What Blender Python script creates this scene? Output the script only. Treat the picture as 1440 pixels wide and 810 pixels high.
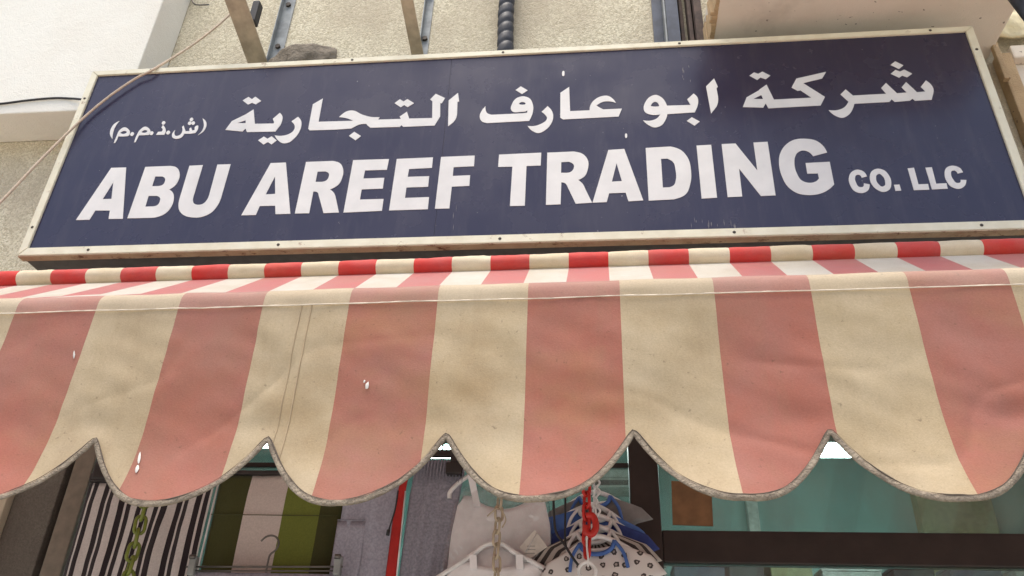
import bpy, bmesh, math, random
from mathutils import Vector, Matrix, noise
from mathutils.geometry import tessellate_polygon

for o in list(bpy.data.objects):
    bpy.data.objects.remove(o)
scene = bpy.context.scene
COL = scene.collection
random.seed(7)
R = math.radians

# ------------------------------------------------------------------ camera
CAM = Vector((0.30236, -2.10495, 1.6))
PITCH, YAW, ROLL, FPX = 0.530084, -0.119373, 0.039607, 1132.54
_f = Vector((math.sin(YAW) * math.cos(PITCH), math.cos(YAW) * math.cos(PITCH), math.sin(PITCH)))
_r0 = Vector((math.cos(YAW), -math.sin(YAW), 0))
_u0 = _r0.cross(_f)
_r = math.cos(ROLL) * _r0 + math.sin(ROLL) * _u0
_u = -math.sin(ROLL) * _r0 + math.cos(ROLL) * _u0
cam_data = bpy.data.cameras.new('camera')
cam = bpy.data.objects.new('camera', cam_data)
COL.objects.link(cam)
cam.matrix_world = Matrix(((_r.x, _u.x, -_f.x, CAM.x), (_r.y, _u.y, -_f.y, CAM.y), (_r.z, _u.z, -_f.z, CAM.z), (0, 0, 0, 1)))
cam_data.sensor_width = 36
cam_data.lens = FPX / 1440 * 36
cam_data.clip_start = 0.02
cam_data.clip_end = 3000
scene.camera = cam

# ------------------------------------------------------------------ sky, sun, exposure
SUN_EL, SUN_AZ = R(77), R(-25)          # azimuth from straight out of the shop front (-Y), towards -X
sun_dir = Vector((math.sin(SUN_AZ) * math.cos(SUN_EL), -math.cos(SUN_AZ) * math.cos(SUN_EL), math.sin(SUN_EL)))
world = bpy.data.worlds.new('World')
scene.world = world
world.use_nodes = True
wn = world.node_tree
wn.nodes.clear()
sky = wn.nodes.new('ShaderNodeTexSky')
sky.sky_type = 'NISHITA'
sky.sun_disc = False
sky.sun_elevation = SUN_EL
sky.sun_rotation = math.atan2(sun_dir.x, sun_dir.y)
sky.air_density = 1.0
sky.dust_density = 5.0
sky.ozone_density = 0.6
bg = wn.nodes.new('ShaderNodeBackground')
bg.inputs['Strength'].default_value = 0.13
wo = wn.nodes.new('ShaderNodeOutputWorld')
wn.links.new(sky.outputs[0], bg.inputs['Color'])
wn.links.new(bg.outputs[0], wo.inputs['Surface'])
sd = bpy.data.lights.new('sun', 'SUN')
sd.energy = 1.05
sd.angle = R(24)
sd.color = (1.0, 0.96, 0.86)
sun = bpy.data.objects.new('sun', sd)
COL.objects.link(sun)
sun.rotation_euler = (-sun_dir).to_track_quat('-Z', 'Y').to_euler()
sun.location = (0, -4, 8)
vs = scene.view_settings
vs.view_transform = 'Standard'
vs.look = 'None'
vs.exposure = 0.95
vs.gamma = 1.0
vs.use_curve_mapping = False
scene.render.engine = 'CYCLES'
scene.cycles.max_bounces = 6
scene.cycles.transparent_max_bounces = 12

# ------------------------------------------------------------------ helpers
def lin(c):
    return tuple(((v / 255) / 12.92) if v <= 10 else (((v / 255) + 0.055) / 1.055) ** 2.4 for v in c)

class NT:
    """small node-tree helper"""
    def __init__(self, name):
        self.m = bpy.data.materials.new(name)
        self.m.use_nodes = True
        self.t = self.m.node_tree
        self.b = self.t.nodes['Principled BSDF']
        self.out = self.t.nodes['Material Output']
        self.tc = self.t.nodes.new('ShaderNodeTexCoord')
    def n(self, kind, **kw):
        nd = self.t.nodes.new('ShaderNode' + kind)
        for k, v in kw.items():
            setattr(nd, k, v)
        return nd
    def l(self, a, b):
        self.t.links.new(a, b)
    def coord(self, kind='Object', scale=(1, 1, 1)):
        mp = self.n('Mapping')
        mp.inputs['Scale'].default_value = scale
        self.l(self.tc.outputs[kind], mp.inputs['Vector'])
        return mp.outputs[0]
    def noise(self, scale=5, detail=4, rough=0.55, vec=None, lo=0.35, hi=0.65, sc3=(1, 1, 1), kind='Object'):
        nd = self.n('TexNoise')
        nd.inputs['Scale'].default_value = scale
        nd.inputs['Detail'].default_value = detail
        nd.inputs['Roughness'].default_value = rough
        self.l(vec if vec else self.coord(kind, sc3), nd.inputs['Vector'])
        mr = self.n('MapRange')
        mr.inputs['From Min'].default_value = lo
        mr.inputs['From Max'].default_value = hi
        self.l(nd.outputs['Fac'], mr.inputs['Value'])
        return mr.outputs[0]
    def mix(self, fac, a, b, mode='MIX'):
        mx = self.n('Mix', data_type='RGBA', blend_type=mode)
        for s, v in ((mx.inputs[0], fac), (mx.inputs[6], a), (mx.inputs[7], b)):
            if isinstance(v, (int, float)):
                s.default_value = v
            elif isinstance(v, (tuple, list)):
                s.default_value = (*v[:3], 1)
            else:
                self.l(v, s)
        return mx.outputs[2]
    def math(self, op, a, b=0.0, c=0.0):
        nd = self.n('Math', operation=op)
        for i, v in enumerate((a, b, c)):
            if isinstance(v, (int, float)):
                nd.inputs[i].default_value = v
            else:
                self.l(v, nd.inputs[i])
        return nd.outputs[0]
    def bump(self, h, strength=0.3, dist=0.005):
        bp = self.n('Bump')
        bp.inputs['Strength'].default_value = strength
        bp.inputs['Distance'].default_value = dist
        self.l(h, bp.inputs['Height'])
        self.l(bp.outputs[0], self.b.inputs['Normal'])
    def color(self, c):
        if isinstance(c, tuple):
            self.b.inputs['Base Color'].default_value = (*c[:3], 1)
        else:
            self.l(c, self.b.inputs['Base Color'])
    def set(self, **kw):
        for k, v in kw.items():
            self.b.inputs[k.replace('_', ' ')].default_value = v
        return self

MATS = {}
def simple(name, rgb, rough=0.6, metal=0.0, var=0.15, scale=30, bump=0.0, bscale=200, bdist=0.002, spec=0.5):
    """plain surface with mottled tone and fine relief"""
    n = NT(name)
    a = tuple(v * (1 - var) for v in rgb)
    b = tuple(min(1, v * (1 + var)) for v in rgb)
    n.color(n.mix(n.noise(scale), a, b))
    n.set(Roughness=rough, Metallic=metal, Specular_IOR_Level=spec)
    if bump:
        n.bump(n.noise(bscale, 3), bump, bdist)
    MATS[name] = n.m
    return n.m

def mesh_obj(name, verts, faces, mat, parent=None, smooth=False, uvs=None):
    me = bpy.data.meshes.new(name)
    me.from_pydata([tuple(v) for v in verts], [], faces)
    if uvs:
        ul = me.uv_layers.new(name='UVMap')
        for lp in me.loops:
            ul.data[lp.index].uv = uvs[lp.vertex_index]
    me.update()
    if smooth:
        me.polygons.foreach_set('use_smooth', [True] * len(me.polygons))
    o = bpy.data.objects.new(name, me)
    COL.objects.link(o)
    if mat:
        me.materials.append(MATS[mat] if isinstance(mat, str) else mat)
    if parent:
        o.parent = parent
        o.matrix_parent_inverse = parent.matrix_world.inverted() if False else Matrix.Translation(-parent.location)
    return o

def thing(name, label, cat, loc=(0, 0, 0), group=None):
    o = bpy.data.objects.new(name, None)
    o.empty_display_size = 0.05
    COL.objects.link(o)
    o.location = loc
    o['label'] = label
    o['category'] = cat
    if group:
        o['group'] = group
    return o

def tag(o, label, cat, group=None):
    o['label'] = label
    o['category'] = cat
    if group:
        o['group'] = group
    return o

def box_data(x0, x1, y0, y1, z0, z1, bev=0.0, V=None, F=None):
    """bevelled box as verts/faces, appended to V/F when given"""
    bm = bmesh.new()
    bmesh.ops.create_cube(bm, size=1)
    for v in bm.verts:
        v.co = Vector(((x0 + x1) / 2 + v.co.x * (x1 - x0), (y0 + y1) / 2 + v.co.y * (y1 - y0), (z0 + z1) / 2 + v.co.z * (z1 - z0)))
    if bev:
        bmesh.ops.bevel(bm, geom=list(bm.edges), offset=bev, segments=2, affect='EDGES', profile=0.6)
    bm.verts.index_update()
    vs_ = [v.co.copy() for v in bm.verts]
    fs_ = [[v.index for v in f.verts] for f in bm.faces]
    bm.free()
    if V is not None:
        k = len(V)
        V.extend(vs_)
        F.extend([[i + k for i in f] for f in fs_])
        return V, F
    return vs_, fs_

def box(name, x0, x1, y0, y1, z0, z1, mat, parent=None, bev=0.0):
    v, f = box_data(x0, x1, y0, y1, z0, z1, bev)
    return mesh_obj(name, v, f, mat, parent)

def tube_data(pts, rad, seg=10, V=None, F=None, closed=False, jitter=0.0, cap=True):
    V = [] if V is None else V
    F = [] if F is None else F
    pts = [Vector(p) for p in pts]
    k0 = len(V)
    n = len(pts)
    up = None
    for i, p in enumerate(pts):
        a = pts[(i - 1) % n] if (closed or i > 0) else p
        b = pts[(i + 1) % n] if (closed or i < n - 1) else p
        t = (b - a).normalized()
        if up is None:
            up = t.orthogonal().normalized()
        up = (up - t * up.dot(t))
        up = up.normalized() if up.length > 1e-6 else t.orthogonal().normalized()
        s = t.cross(up)
        r = rad(i / max(1, n - 1)) if callable(rad) else rad
        for j in range(seg):
            an = 2 * math.pi * j / seg
            rr = r * (1 + jitter * noise.noise(p * 90 + Vector((j * 3.1, 0, 0))))
            V.append(p + (up * math.cos(an) + s * math.sin(an)) * rr)
    rings = n if closed else n - 1
    for i in range(rings):
        for j in range(seg):
            a = k0 + i * seg + j
            b = k0 + i * seg + (j + 1) % seg
            c = k0 + ((i + 1) % n) * seg + (j + 1) % seg
            d = k0 + ((i + 1) % n) * seg + j
            F.append([a, b, c, d])
    if not closed and cap:
        F.append([k0 + j for j in range(seg)][::-1])
        F.append([k0 + (n - 1) * seg + j for j in range(seg)])
    return V, F

def tube(name, pts, rad, mat, parent=None, seg=10, closed=False, jitter=0.0):
    v, f = tube_data(pts, rad, seg, closed=closed, jitter=jitter)
    return mesh_obj(name, v, f, mat, parent, smooth=True)

def smooth_path(pts, n=8):
    """Catmull-Rom through 3D points"""
    pts = [Vector(p) for p in pts]
    out = []
    for i in range(len(pts) - 1):
        p0 = pts[max(0, i - 1)]; p1 = pts[i]; p2 = pts[i + 1]; p3 = pts[min(len(pts) - 1, i + 2)]
        for k in range(n):
            t = k / n
            out.append(0.5 * ((2 * p1) + (p2 - p0) * t + (2 * p0 - 5 * p1 + 4 * p2 - p3) * t * t + (3 * p1 - p0 - 3 * p2 + p3) * t ** 3))
    out.append(pts[-1])
    return out

def outline(tokens):
    """parse a loop with smooth flags to a dense polygon"""
    P = []
    for t in tokens.split(','):
        s = t.endswith('s')
        x, z = t.rstrip('s').split()
        P.append((Vector((float(x) / 2000, float(z) / 2000)), s))
    n = len(P)
    out = []
    def tan(i):
        a, b, c = P[i - 1][0], P[i][0], P[(i + 1) % n][0]
        d1, d2 = (b - a), (c - b)
        l1, l2 = d1.length + 1e-9, d2.length + 1e-9
        t = (d1 / l1) * l2 + (d2 / l2) * l1
        return t.normalized() if t.length > 1e-9 else d2.normalized()
    for i in range(n):
        p, s0 = P[i]
        q, s1 = P[(i + 1) % n]
        out.append(p)
        if not (s0 or s1):
            continue
        L = (q - p).length
        m0 = tan(i) * L if s0 else None
        m1 = tan((i + 1) % n) * L if s1 else None
        if m0 is None:
            m0 = (q - p) * 1.5 - m1 * 0.5
        if m1 is None:
            m1 = (q - p) * 1.5 - m0 * 0.5
        K = 5
        for k in range(1, K):
            t = k / K
            out.append((2 * t ** 3 - 3 * t * t + 1) * p + (t ** 3 - 2 * t * t + t) * m0 + (-2 * t ** 3 + 3 * t * t) * q + (t ** 3 - t * t) * m1)
    return out

def poly_solid(loops, y0, y1, zoff=0.0):
    """extrude a polygon with holes (x,z) between y0 (front) and y1 (back)"""
    tris = tessellate_polygon([[Vector((p.x, p.y, 0)) for p in lp] for lp in loops])
    flat = [p for lp in loops for p in lp]
    n = len(flat)
    V = [Vector((p.x, y0, p.y + zoff)) for p in flat] + [Vector((p.x, y1, p.y + zoff)) for p in flat]
    F = [list(t) for t in tris]
    # outward (-Y) orientation
    F2 = []
    for t in F:
        a, b, c = (V[i] for i in t)
        if (b - a).cross(c - a).y > 0:
            t = t[::-1]
        F2.append(t)
    F2 += [[i + n for i in t][::-1] for t in F2]
    k = 0
    for lp in loops:
        m = len(lp)
        for i in range(m):
            a, b = k + i, k + (i + 1) % m
            F2.append([a, b, b + n, a + n])
        k += m
    return V, F2
LETTERS = [   # outlines in half millimetres on the sign face, s = smooth point
    ('letter', '-2935 228,-2814 678,-2701 677,-2593 226,-2697 229,-2709 300,-2817 304,-2835 227|-2793 400,-2728 400,-2758 546'),
    ('letter', '-2561 229,-2556 675,-2368 675,-2319 659s,-2283 607s,-2275 546s,-2290 495s,-2323 465,-2290 438s,-2270 392s,-2267 321s,-2294 262s,-2353 231s,-2403 227|-2457 499,-2457 585,-2405 583,-2381 566s,-2373 540s,-2381 509s,-2413 498|-2458 323,-2460 415,-2399 413,-2372 396s,-2364 365s,-2373 333s,-2404 323'),
    ('letter', '-2226 670,-2127 672,-2129 391,-2126 366s,-2111 337s,-2080 324s,-2044 332s,-2023 367s,-2018 402,-2020 671,-1922 670,-1926 408,-1933 328s,-1964 260s,-2022 223s,-2097 220s,-2162 242s,-2206 289s,-2222 339s,-2226 395'),
    ('letter', '-1750 224,-1630 666,-1520 666,-1409 224,-1512 225,-1527 295,-1636 297,-1648 223|-1613 393,-1546 395,-1576 546'),
    ('letter', '-1378 225,-1375 664,-1182 664,-1128 640s,-1099 587s,-1095 515s,-1114 455s,-1166 417,-1137 391s,-1120 360,-1075 222,-1180 221,-1237 370,-1254 399s,-1280 404,-1279 224|-1278 486,-1278 574,-1223 574,-1195 555s,-1191 529s,-1205 494s,-1234 484'),
    ('letter', '-1044 220,-1039 664,-786 662,-790 569,-943 570,-945 500,-800 500,-800 409,-945 408,-946 323,-784 322,-784 225'),
    ('letter', '-736 226,-731 660,-479 662,-478 571,-636 568,-639 501,-491 500,-491 411,-638 411,-639 324,-477 325,-476 226'),
    ('letter', '-429 228,-423 663,-191 664,-190 572,-330 570,-330 495,-212 496,-212 407,-330 405,-333 227'),
    ('letter', '-24 664,262 667,260 557,165 557,162 230,65 231,70 556,-26 558'),
    ('letter', '299 231,303 665,480 666,539 643s,574 586s,573 516s,549 452s,508 425,536 394s,555 345,596 237,491 233,436 379,420 404s,398 410,394 232|396 489,397 579,448 580,479 555s,479 520s,455 491s,432 487'),
    ('letter', '599 237,711 668,817 672,922 242,828 239,813 308,707 308,690 238|727 401,792 403,762 552'),
    ('letter', '958 673,1123 677,1183 647s,1225 580s,1239 470s,1227 365s,1187 276s,1114 243,956 239|1053 576,1094 576,1127 549s,1141 475s,1137 397s,1121 355s,1094 340,1051 339'),
    ('letter', '1291 677,1386 679,1384 245,1288 242'),
    ('letter', '1454 681,1543 682,1657 450,1659 684,1750 686,1745 249,1655 248,1544 473,1540 248,1450 247'),
    ('letter', '2110 578,2094 633s,2055 680s,1991 699s,1923 695s,1861 654s,1814 577s,1798 490s,1804 396s,1831 311s,1882 259s,1944 243s,2022 253s,2071 280s,2112 319,2114 501,1964 498,1962 412,2027 411,2028 371,2004 347s,1958 339s,1922 357s,1898 417s,1895 503s,1907 554s,1932 591s,1967 602s,1998 587s,2019 551'),
    ('letter', '2320 374,2308 411s,2270 430s,2233 412s,2208 362s,2208 307s,2228 260s,2267 245s,2306 264s,2325 310,2292 321,2278 292s,2260 293s,2246 329s,2246 364s,2259 387s,2277 388s,2287 364'),
    ('letter', '2337 372s,2357 414s,2393 432s,2430 419s,2454 374s,2455 312s,2432 263s,2394 249s,2360 270s,2336 317s|2372 358s,2382 383s,2398 391s,2415 372s,2421 325s,2413 298s,2396 290s,2379 308s'),
    ('full_stop', '2469 301,2502 302,2503 255,2469 254'),
    ('letter', '2576 426,2615 430,2614 299,2671 299,2669 255,2578 255'),
    ('letter', '2683 427,2722 429,2719 299,2780 300,2778 258,2685 256'),
    ('letter', '2896 380,2883 419s,2849 435s,2810 423s,2786 375s,2784 321s,2802 273s,2839 254s,2877 271s,2902 320,2869 323,2860 302s,2843 299s,2825 331s,2823 370s,2835 395s,2852 396s,2863 372'),
    ('bracket_mark', '-2236 1115,-2204 1085s,-2189 1046s,-2195 994s,-2232 951,-2210 995s,-2207 1036s,-2218 1075s'),
    ('bracket_mark', '-2884 1125,-2916 1098s,-2929 1049s,-2922 1002s,-2887 950,-2898 997s,-2901 1059s'),
    ('arabic_letter', '-2864 910,-2863 973s,-2856 1033s,-2830 1059s,-2791 1041s,-2768 1006s,-2769 977s,-2798 971s,-2848 974,-2849 942s,-2854 912|-2844 1006,-2820 1024s,-2793 1007s,-2805 996s'),
    ('arabic_letter', '-2707 908,-2707 972s,-2693 1032s,-2666 1057s,-2631 1040s,-2610 1009s,-2611 978s,-2640 975s,-2689 975,-2693 941s,-2697 912|-2679 1005,-2657 1024s,-2634 1008s,-2647 998s'),
    ('full_stop', '-2761 992s,-2751 1009s,-2731 990s,-2740 972s'),
    ('full_stop', '-2611 991s,-2601 1009s,-2581 990s,-2591 972s'),
    ('full_stop', '-2483 990s,-2473 1008s,-2453 989s,-2463 971s'),
    ('arabic_dot', '-2543 1087s,-2534 1104s,-2515 1085s,-2524 1068s'),
    ('arabic_letter', '-2556 972,-2549 1000,-2520 1002,-2517 1015s,-2534 1042,-2528 1065,-2504 1037s,-2490 998s,-2493 970'),
    ('arabic_letter', '-2420 1014,-2433 977s,-2423 942s,-2388 926s,-2352 939s,-2340 972,-2294 969,-2256 975,-2246 1008s,-2252 1046,-2267 1043s,-2269 1002,-2286 999,-2303 1030,-2313 1019,-2307 996,-2335 994,-2366 1052,-2374 1038,-2362 999s,-2368 966s,-2399 954s,-2415 972s'),
    ('arabic_dot', '-2333 1108s,-2323 1125s,-2305 1106s,-2314 1089s'),
    ('arabic_dot', '-2338 1072s,-2328 1089s,-2310 1071s,-2320 1054s'),
    ('arabic_dot', '-2311 1072s,-2301 1089s,-2283 1071s,-2292 1054s'),
    ('arabic_dot', '-1963 1274,-1924 1307,-1893 1282,-1871 1306,-1817 1260,-1853 1228,-1884 1246,-1912 1229'),
    ('arabic_letter', '-2033 992,-2002 1074,-1910 1133,-1859 1180,-1821 1038,-1678 1033,-1678 1047,-1694 1078,-1651 1134,-1626 1100s,-1620 1057s,-1625 1015,-1651 956,-1864 962,-1883 997,-1899 969|-1958 1052,-1898 1076,-1892 1048'),
    ('arabic_dot', '-1765 880,-1728 913,-1697 891,-1670 912,-1625 872,-1657 836,-1688 860,-1717 839'),
    ('arabic_letter', '-1548 1046,-1506 1088,-1477 1049s,-1467 1006s,-1473 940s,-1499 883s,-1532 848s,-1570 842s,-1611 868s,-1650 920,-1596 913s,-1552 923s,-1518 954s,-1513 992s,-1527 1022s'),
    ('arabic_letter', '-1415 1203,-1348 1256,-1344 1031,-1087 1026,-1146 1055s,-1198 1067,-1138 1123s,-1107 1125s,-1029 1081s,-956 1054s,-898 1050,-906 1027,-741 1024,-752 1047,-704 1091,-681 1024,-515 1020,-527 1179,-545 1198,-509 1251,-437 1205,-457 1155,-468 1158,-459 1032,-492 949,-716 949,-731 966,-740 950,-954 954,-981 981,-988 992,-1040 988s,-1068 971,-1094 954,-1217 950,-1397 953,-1410 969'),
    ('arabic_dot', '-804 1178,-768 1214,-739 1190,-713 1212,-660 1169,-703 1134,-731 1155,-754 1135'),
    ('arabic_dot', '-1100 887,-1066 922,-1012 880,-1047 843'),
    ('arabic_letter', '-409 1181,-346 1250,-332 1167,-344 1164,-339 1052,-345 1004s,-362 970,-395 937'),
    ('arabic_dot', '69 1251,106 1285,156 1243,117 1209'),
    ('arabic_letter', '-140 1110,-164 1069s,-176 1015s,-159 970s,-121 951,174 955,197 1032s,195 1110s,169 1167s,126 1187s,80 1173s,48 1118s,43 1068s,59 1045s,101 1041,144 1043,159 1053,158 1031,126 1027,-91 1026,-125 1045s,-138 1079s|98 1118s,119 1134s,145 1115s,120 1108s'),
    ('arabic_letter', '259 1034,300 1084,329 1041s,340 991s,326 921s,286 865s,237 841s,200 861s,164 909,212 906s,260 925s,293 956s,297 977s,284 1005s'),
    ('arabic_letter', '389 1205,451 1258,457 1028,592 1028,595 1064s,622 1117s,672 1153s,718 1156s,758 1120s,775 1086,737 1102s,687 1102s,639 1070,662 1049s,686 1031,814 1031,789 960,408 955,389 972'),
    ('glint_mark', '409 1417s,418 1387s,411 1365s,400 1396s'),  # this and the next are glints put in as white shapes
    ('glint_mark', '833 806s,841 785s,832 766s,826 787s'),
    ('arabic_letter', '1398 1202,1459 1274,1477 1195,1467 1180,1470 1102,1463 1044s,1451 1011,1410 952'),
    ('arabic_letter', '1120 1040,1280 1037,1261 1090,1308 1141,1331 1105s,1333 1061s,1322 1014,1303 969,1119 963,1103 912s,1069 862s,1026 849s,988 871s,952 916,997 910s,1041 925s,1071 963,1014 963s,969 991s,962 1025s,977 1083s,1012 1130s,1049 1144s,1087 1120s,1110 1080s|1011 1042,1024 1070s,1043 1081s,1063 1063s,1068 1038,1040 1036s'),
    ('arabic_dot', '1244 895,1279 926,1329 885,1292 850'),
    ('arabic_dot', '1701 1285,1735 1314,1761 1298,1792 1317,1841 1276,1806 1244,1773 1263,1748 1241'),
    ('arabic_letter', '1625 998,1659 1084,1749 1144,1752 1150,1805 1194,1837 1053,2084 1055,2022 1127,2003 1123,1967 1156,2010 1237,2216 1287,2180 1227,2048 1192,2172 1057,2132 982,1791 977,1779 1023,1758 985|1701 1067,1759 1100,1767 1062'),
    ('arabic_dot', '2648 1323,2684 1355,2730 1314,2695 1282'),
    ('arabic_dot', '2633 1241,2670 1275,2697 1257,2727 1274,2771 1232,2732 1202,2704 1220,2680 1201'),
    ('arabic_letter', '2276 1073,2316 1117,2354 1058,2569 1061,2547 1115,2586 1159,2638 1061,2701 1065,2678 1113,2716 1159,2766 1063,2821 1066,2800 1109,2845 1166,2868 1129s,2876 1088s,2867 1049,2844 991,2739 989,2726 1008,2706 991,2609 986,2594 1010,2575 988,2350 984,2335 946s,2296 889s,2253 866s,2213 886s,2177 938,2221 933s,2276 953s,2316 1006'),
]

def at(px, py, Y):
    """world point on the vertical plane y = Y seen at a photograph pixel (measuring aid)"""
    d = _r * ((px - 720) / FPX) + _u * (-(py - 405) / FPX) + _f
    return CAM + d * ((Y - CAM.y) / d.y)

def clerp(pts, t):
    if t <= pts[0][0]:
        return pts[0][1]
    for (a, va), (b, vb) in zip(pts, pts[1:]):
        if t <= b:
            return va + (vb - va) * (t - a) / (b - a)
    return pts[-1][1]

# ------------------------------------------------------------------ materials
def m_stucco(name, lo, hi, dark, gscale=95, bstr=0.9, bdist=0.006):
    n = NT(name)
    v = n.n('TexVoronoi', feature='F1')
    v.inputs['Scale'].default_value = gscale
    v.inputs['Randomness'].default_value = 1.0
    n.l(n.coord('Object'), v.inputs['Vector'])
    cell = n.n('SeparateColor')
    n.l(v.outputs['Color'], cell.inputs[0])
    c = n.mix(cell.outputs[0], lo, hi)
    c = n.mix(n.noise(2.2, 6, 0.65, sc3=(1, 1, 0.6), lo=0.40, hi=0.72), c, dark)
    n.color(c)
    h = n.math('ADD', n.math('MULTIPLY', v.outputs['Distance'], -1.2), n.math('MULTIPLY', n.noise(60, 5), 0.8))
    n.bump(h, bstr, bdist)
    n.set(Roughness=0.95, Specular_IOR_Level=0.2)
    MATS[name] = n.m

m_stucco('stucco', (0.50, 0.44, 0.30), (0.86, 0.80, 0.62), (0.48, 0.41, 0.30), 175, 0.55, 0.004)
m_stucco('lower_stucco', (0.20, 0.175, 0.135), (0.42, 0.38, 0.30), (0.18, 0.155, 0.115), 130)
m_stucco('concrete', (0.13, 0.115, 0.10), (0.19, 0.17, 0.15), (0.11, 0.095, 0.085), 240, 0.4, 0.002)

def m_plaster(name, col, stain, bs=0.25, sc=14, specks=0.7):
    n = NT(name)
    c = n.mix(n.noise(3, 6, lo=0.4, hi=0.8), col, stain)
    c = n.mix(n.math('MULTIPLY', n.noise(1.4, 6, 0.7, lo=0.58, hi=0.75), 0.5), c, tuple(v * 0.5 for v in stain))
    c = n.mix(n.math('MULTIPLY', n.noise(46, 2, 0.5, lo=0.715, hi=0.73), specks), c, (0.10, 0.07, 0.05))
    n.color(c)
    n.bump(n.math('ADD', n.noise(sc * 3, 6), n.noise(sc * 12, 3)), bs, 0.004)
    n.set(Roughness=0.85, Specular_IOR_Level=0.25)
    MATS[name] = n.m
m_plaster('white_plaster', (0.82, 0.81, 0.73), (0.76, 0.73, 0.64), 0.25, 14, 0.0)
m_plaster('beige_plaster', (0.52, 0.45, 0.35), (0.42, 0.33, 0.23), 0.2, 14, 0.1)
m_plaster('soffit_plaster', (0.76, 0.70, 0.60), (0.64, 0.57, 0.47), 0.14)
m_plaster('tan_plaster', (0.50, 0.37, 0.22), (0.40, 0.27, 0.15), 0.4)

def m_navy():
    n = NT('sign_navy')
    base = n.mix(n.noise(1.7, 4), (0.017, 0.016, 0.044), (0.023, 0.021, 0.050))
    dust = n.noise(9, 6, 0.7, sc3=(2.2, 1, 0.35), lo=0.5, hi=0.85)
    c = n.mix(n.math('MULTIPLY', dust, 0.10), base, (0.30, 0.27, 0.25))
    sp = n.noise(75, 2, 0.5, lo=0.745, hi=0.76)
    c = n.mix(n.math('MULTIPLY', sp, 0.35), c, (0.6, 0.58, 0.55))
    n.color(c)
    r = n.n('MapRange')
    r.inputs['To Min'].default_value = 0.16
    r.inputs['To Max'].default_value = 0.34
    n.l(n.noise(4, 5), r.inputs['Value'])
    n.l(r.outputs[0], n.b.inputs['Roughness'])
    n.set(Specular_IOR_Level=0.55)
    n.bump(n.noise(1.3, 2), 0.25, 0.01)
    MATS['sign_navy'] = n.m
m_navy()

def m_enamel():
    n = NT('cream_enamel')
    c = n.mix(n.noise(18, 5), (0.70, 0.66, 0.49), (0.78, 0.75, 0.58))
    rust = n.noise(22, 7, 0.75, lo=0.62, hi=0.70)
    c = n.mix(n.math('MULTIPLY', rust, 0.8), c, (0.20, 0.085, 0.03))
    n.color(c)
    n.set(Roughness=0.45)
    n.bump(n.noise(30, 4), 0.12, 0.002)
    MATS['cream_enamel'] = n.m
    n = NT('rusty_enamel')
    c = n.mix(n.noise(14, 5), (0.52, 0.40, 0.27), (0.44, 0.30, 0.20))
    rust = n.noise(30, 8, 0.8, sc3=(0.6, 1, 1), lo=0.55, hi=0.63)
    c = n.mix(rust, c, (0.15, 0.06, 0.03))
    n.color(c)
    n.set(Roughness=0.75)
    n.bump(n.noise(60, 5), 0.4, 0.002)
    MATS['rusty_enamel'] = n.m
m_enamel()

def m_awning(name, red, cream, dirt, dirt_amt, spots, trans=0.12, rough=0.75, bleach_lit=0.0):
    n = NT(name)
    sp = n.n('SeparateXYZ')
    n.l(n.tc.outputs['UV'], sp.inputs[0])
    fr = n.math('FRACT', n.math('ADD', sp.outputs['X'], 200.0))
    isred = n.math('LESS_THAN', fr, 0.5)
    red2 = n.mix(n.noise(7, 6, 0.65), red, tuple(v * 0.82 + 0.05 for v in red))
    cr2 = n.mix(n.noise(6, 6, 0.65), cream, tuple(a * b for a, b in zip(cream, (0.86, 0.82, 0.74))))
    c = n.mix(isred, cr2, red2)
    # broad vertical grime and fine specks, both real dirt on the cloth
    g = n.noise(5.5, 7, 0.7, sc3=(1.0, 1, 0.55), lo=0.48, hi=0.80)
    c = n.mix(n.math('MULTIPLY', g, dirt_amt), c, dirt)
    st = n.noise(3.1, 6, 0.6, sc3=(1.3, 1, 2.2), lo=0.54, hi=0.78)
    c = n.mix(n.math('MULTIPLY', st, dirt_amt * 1.1), c, (0.40, 0.245, 0.10))
    dr = n.noise(26, 5, 0.7, sc3=(1.0, 1, 0.10), lo=0.56, hi=0.78)
    c = n.mix(n.math('MULTIPLY', dr, dirt_amt * 0.55), c, dirt)
    f = n.noise(140, 3, 0.6, lo=0.66, hi=0.74)
    c = n.mix(n.math('MULTIPLY', f, spots), c, tuple(v * 0.35 for v in dirt))
    if bleach_lit:      # sun-bleached cloth above the hem stitch, plus sky light on the fold painted in
        worn_lit = n.math('MULTIPLY', n.math('GREATER_THAN', sp.outputs['Y'], 2.1168), n.math('ADD', 0.6, n.math('MULTIPLY', n.noise(9, 5), 0.4)))
        c = n.mix(n.math('MULTIPLY', worn_lit, bleach_lit), c, (0.74, 0.68, 0.59))
    w = n.noise(420, 2, 0.6, lo=0.3, hi=0.7)
    c = n.mix(0.16, c, n.mix(w, (0.25, 0.22, 0.20), (1, 1, 1)), 'MULTIPLY')
    n.color(c)
    n.set(Roughness=rough, Specular_IOR_Level=0.35, Sheen_Weight=0.15)
    wv = n.n('TexWave'); wv.inputs['Scale'].default_value = 210; wv.inputs['Distortion'].default_value = 1.5; n.l(n.coord('Object'), wv.inputs['Vector'])
    n.bump(n.math('ADD', n.noise(520, 2), n.math('MULTIPLY', wv.outputs['Fac'], 0.5)), 0.12, 0.0014)
    tr = n.n('BsdfTranslucent')
    n.l(c, tr.inputs['Color'])
    ms = n.n('MixShader')
    ms.inputs[0].default_value = trans
    n.l(n.b.outputs[0], ms.inputs[1])
    n.l(tr.outputs[0], ms.inputs[2])
    n.l(ms.outputs[0], n.out.inputs['Surface'])
    MATS[name] = n.m
m_awning('roller_fabric', (0.62, 0.030, 0.020), (0.74, 0.64, 0.46), (0.35, 0.25, 0.15), 0.18, 0.15, 0.0)
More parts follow.
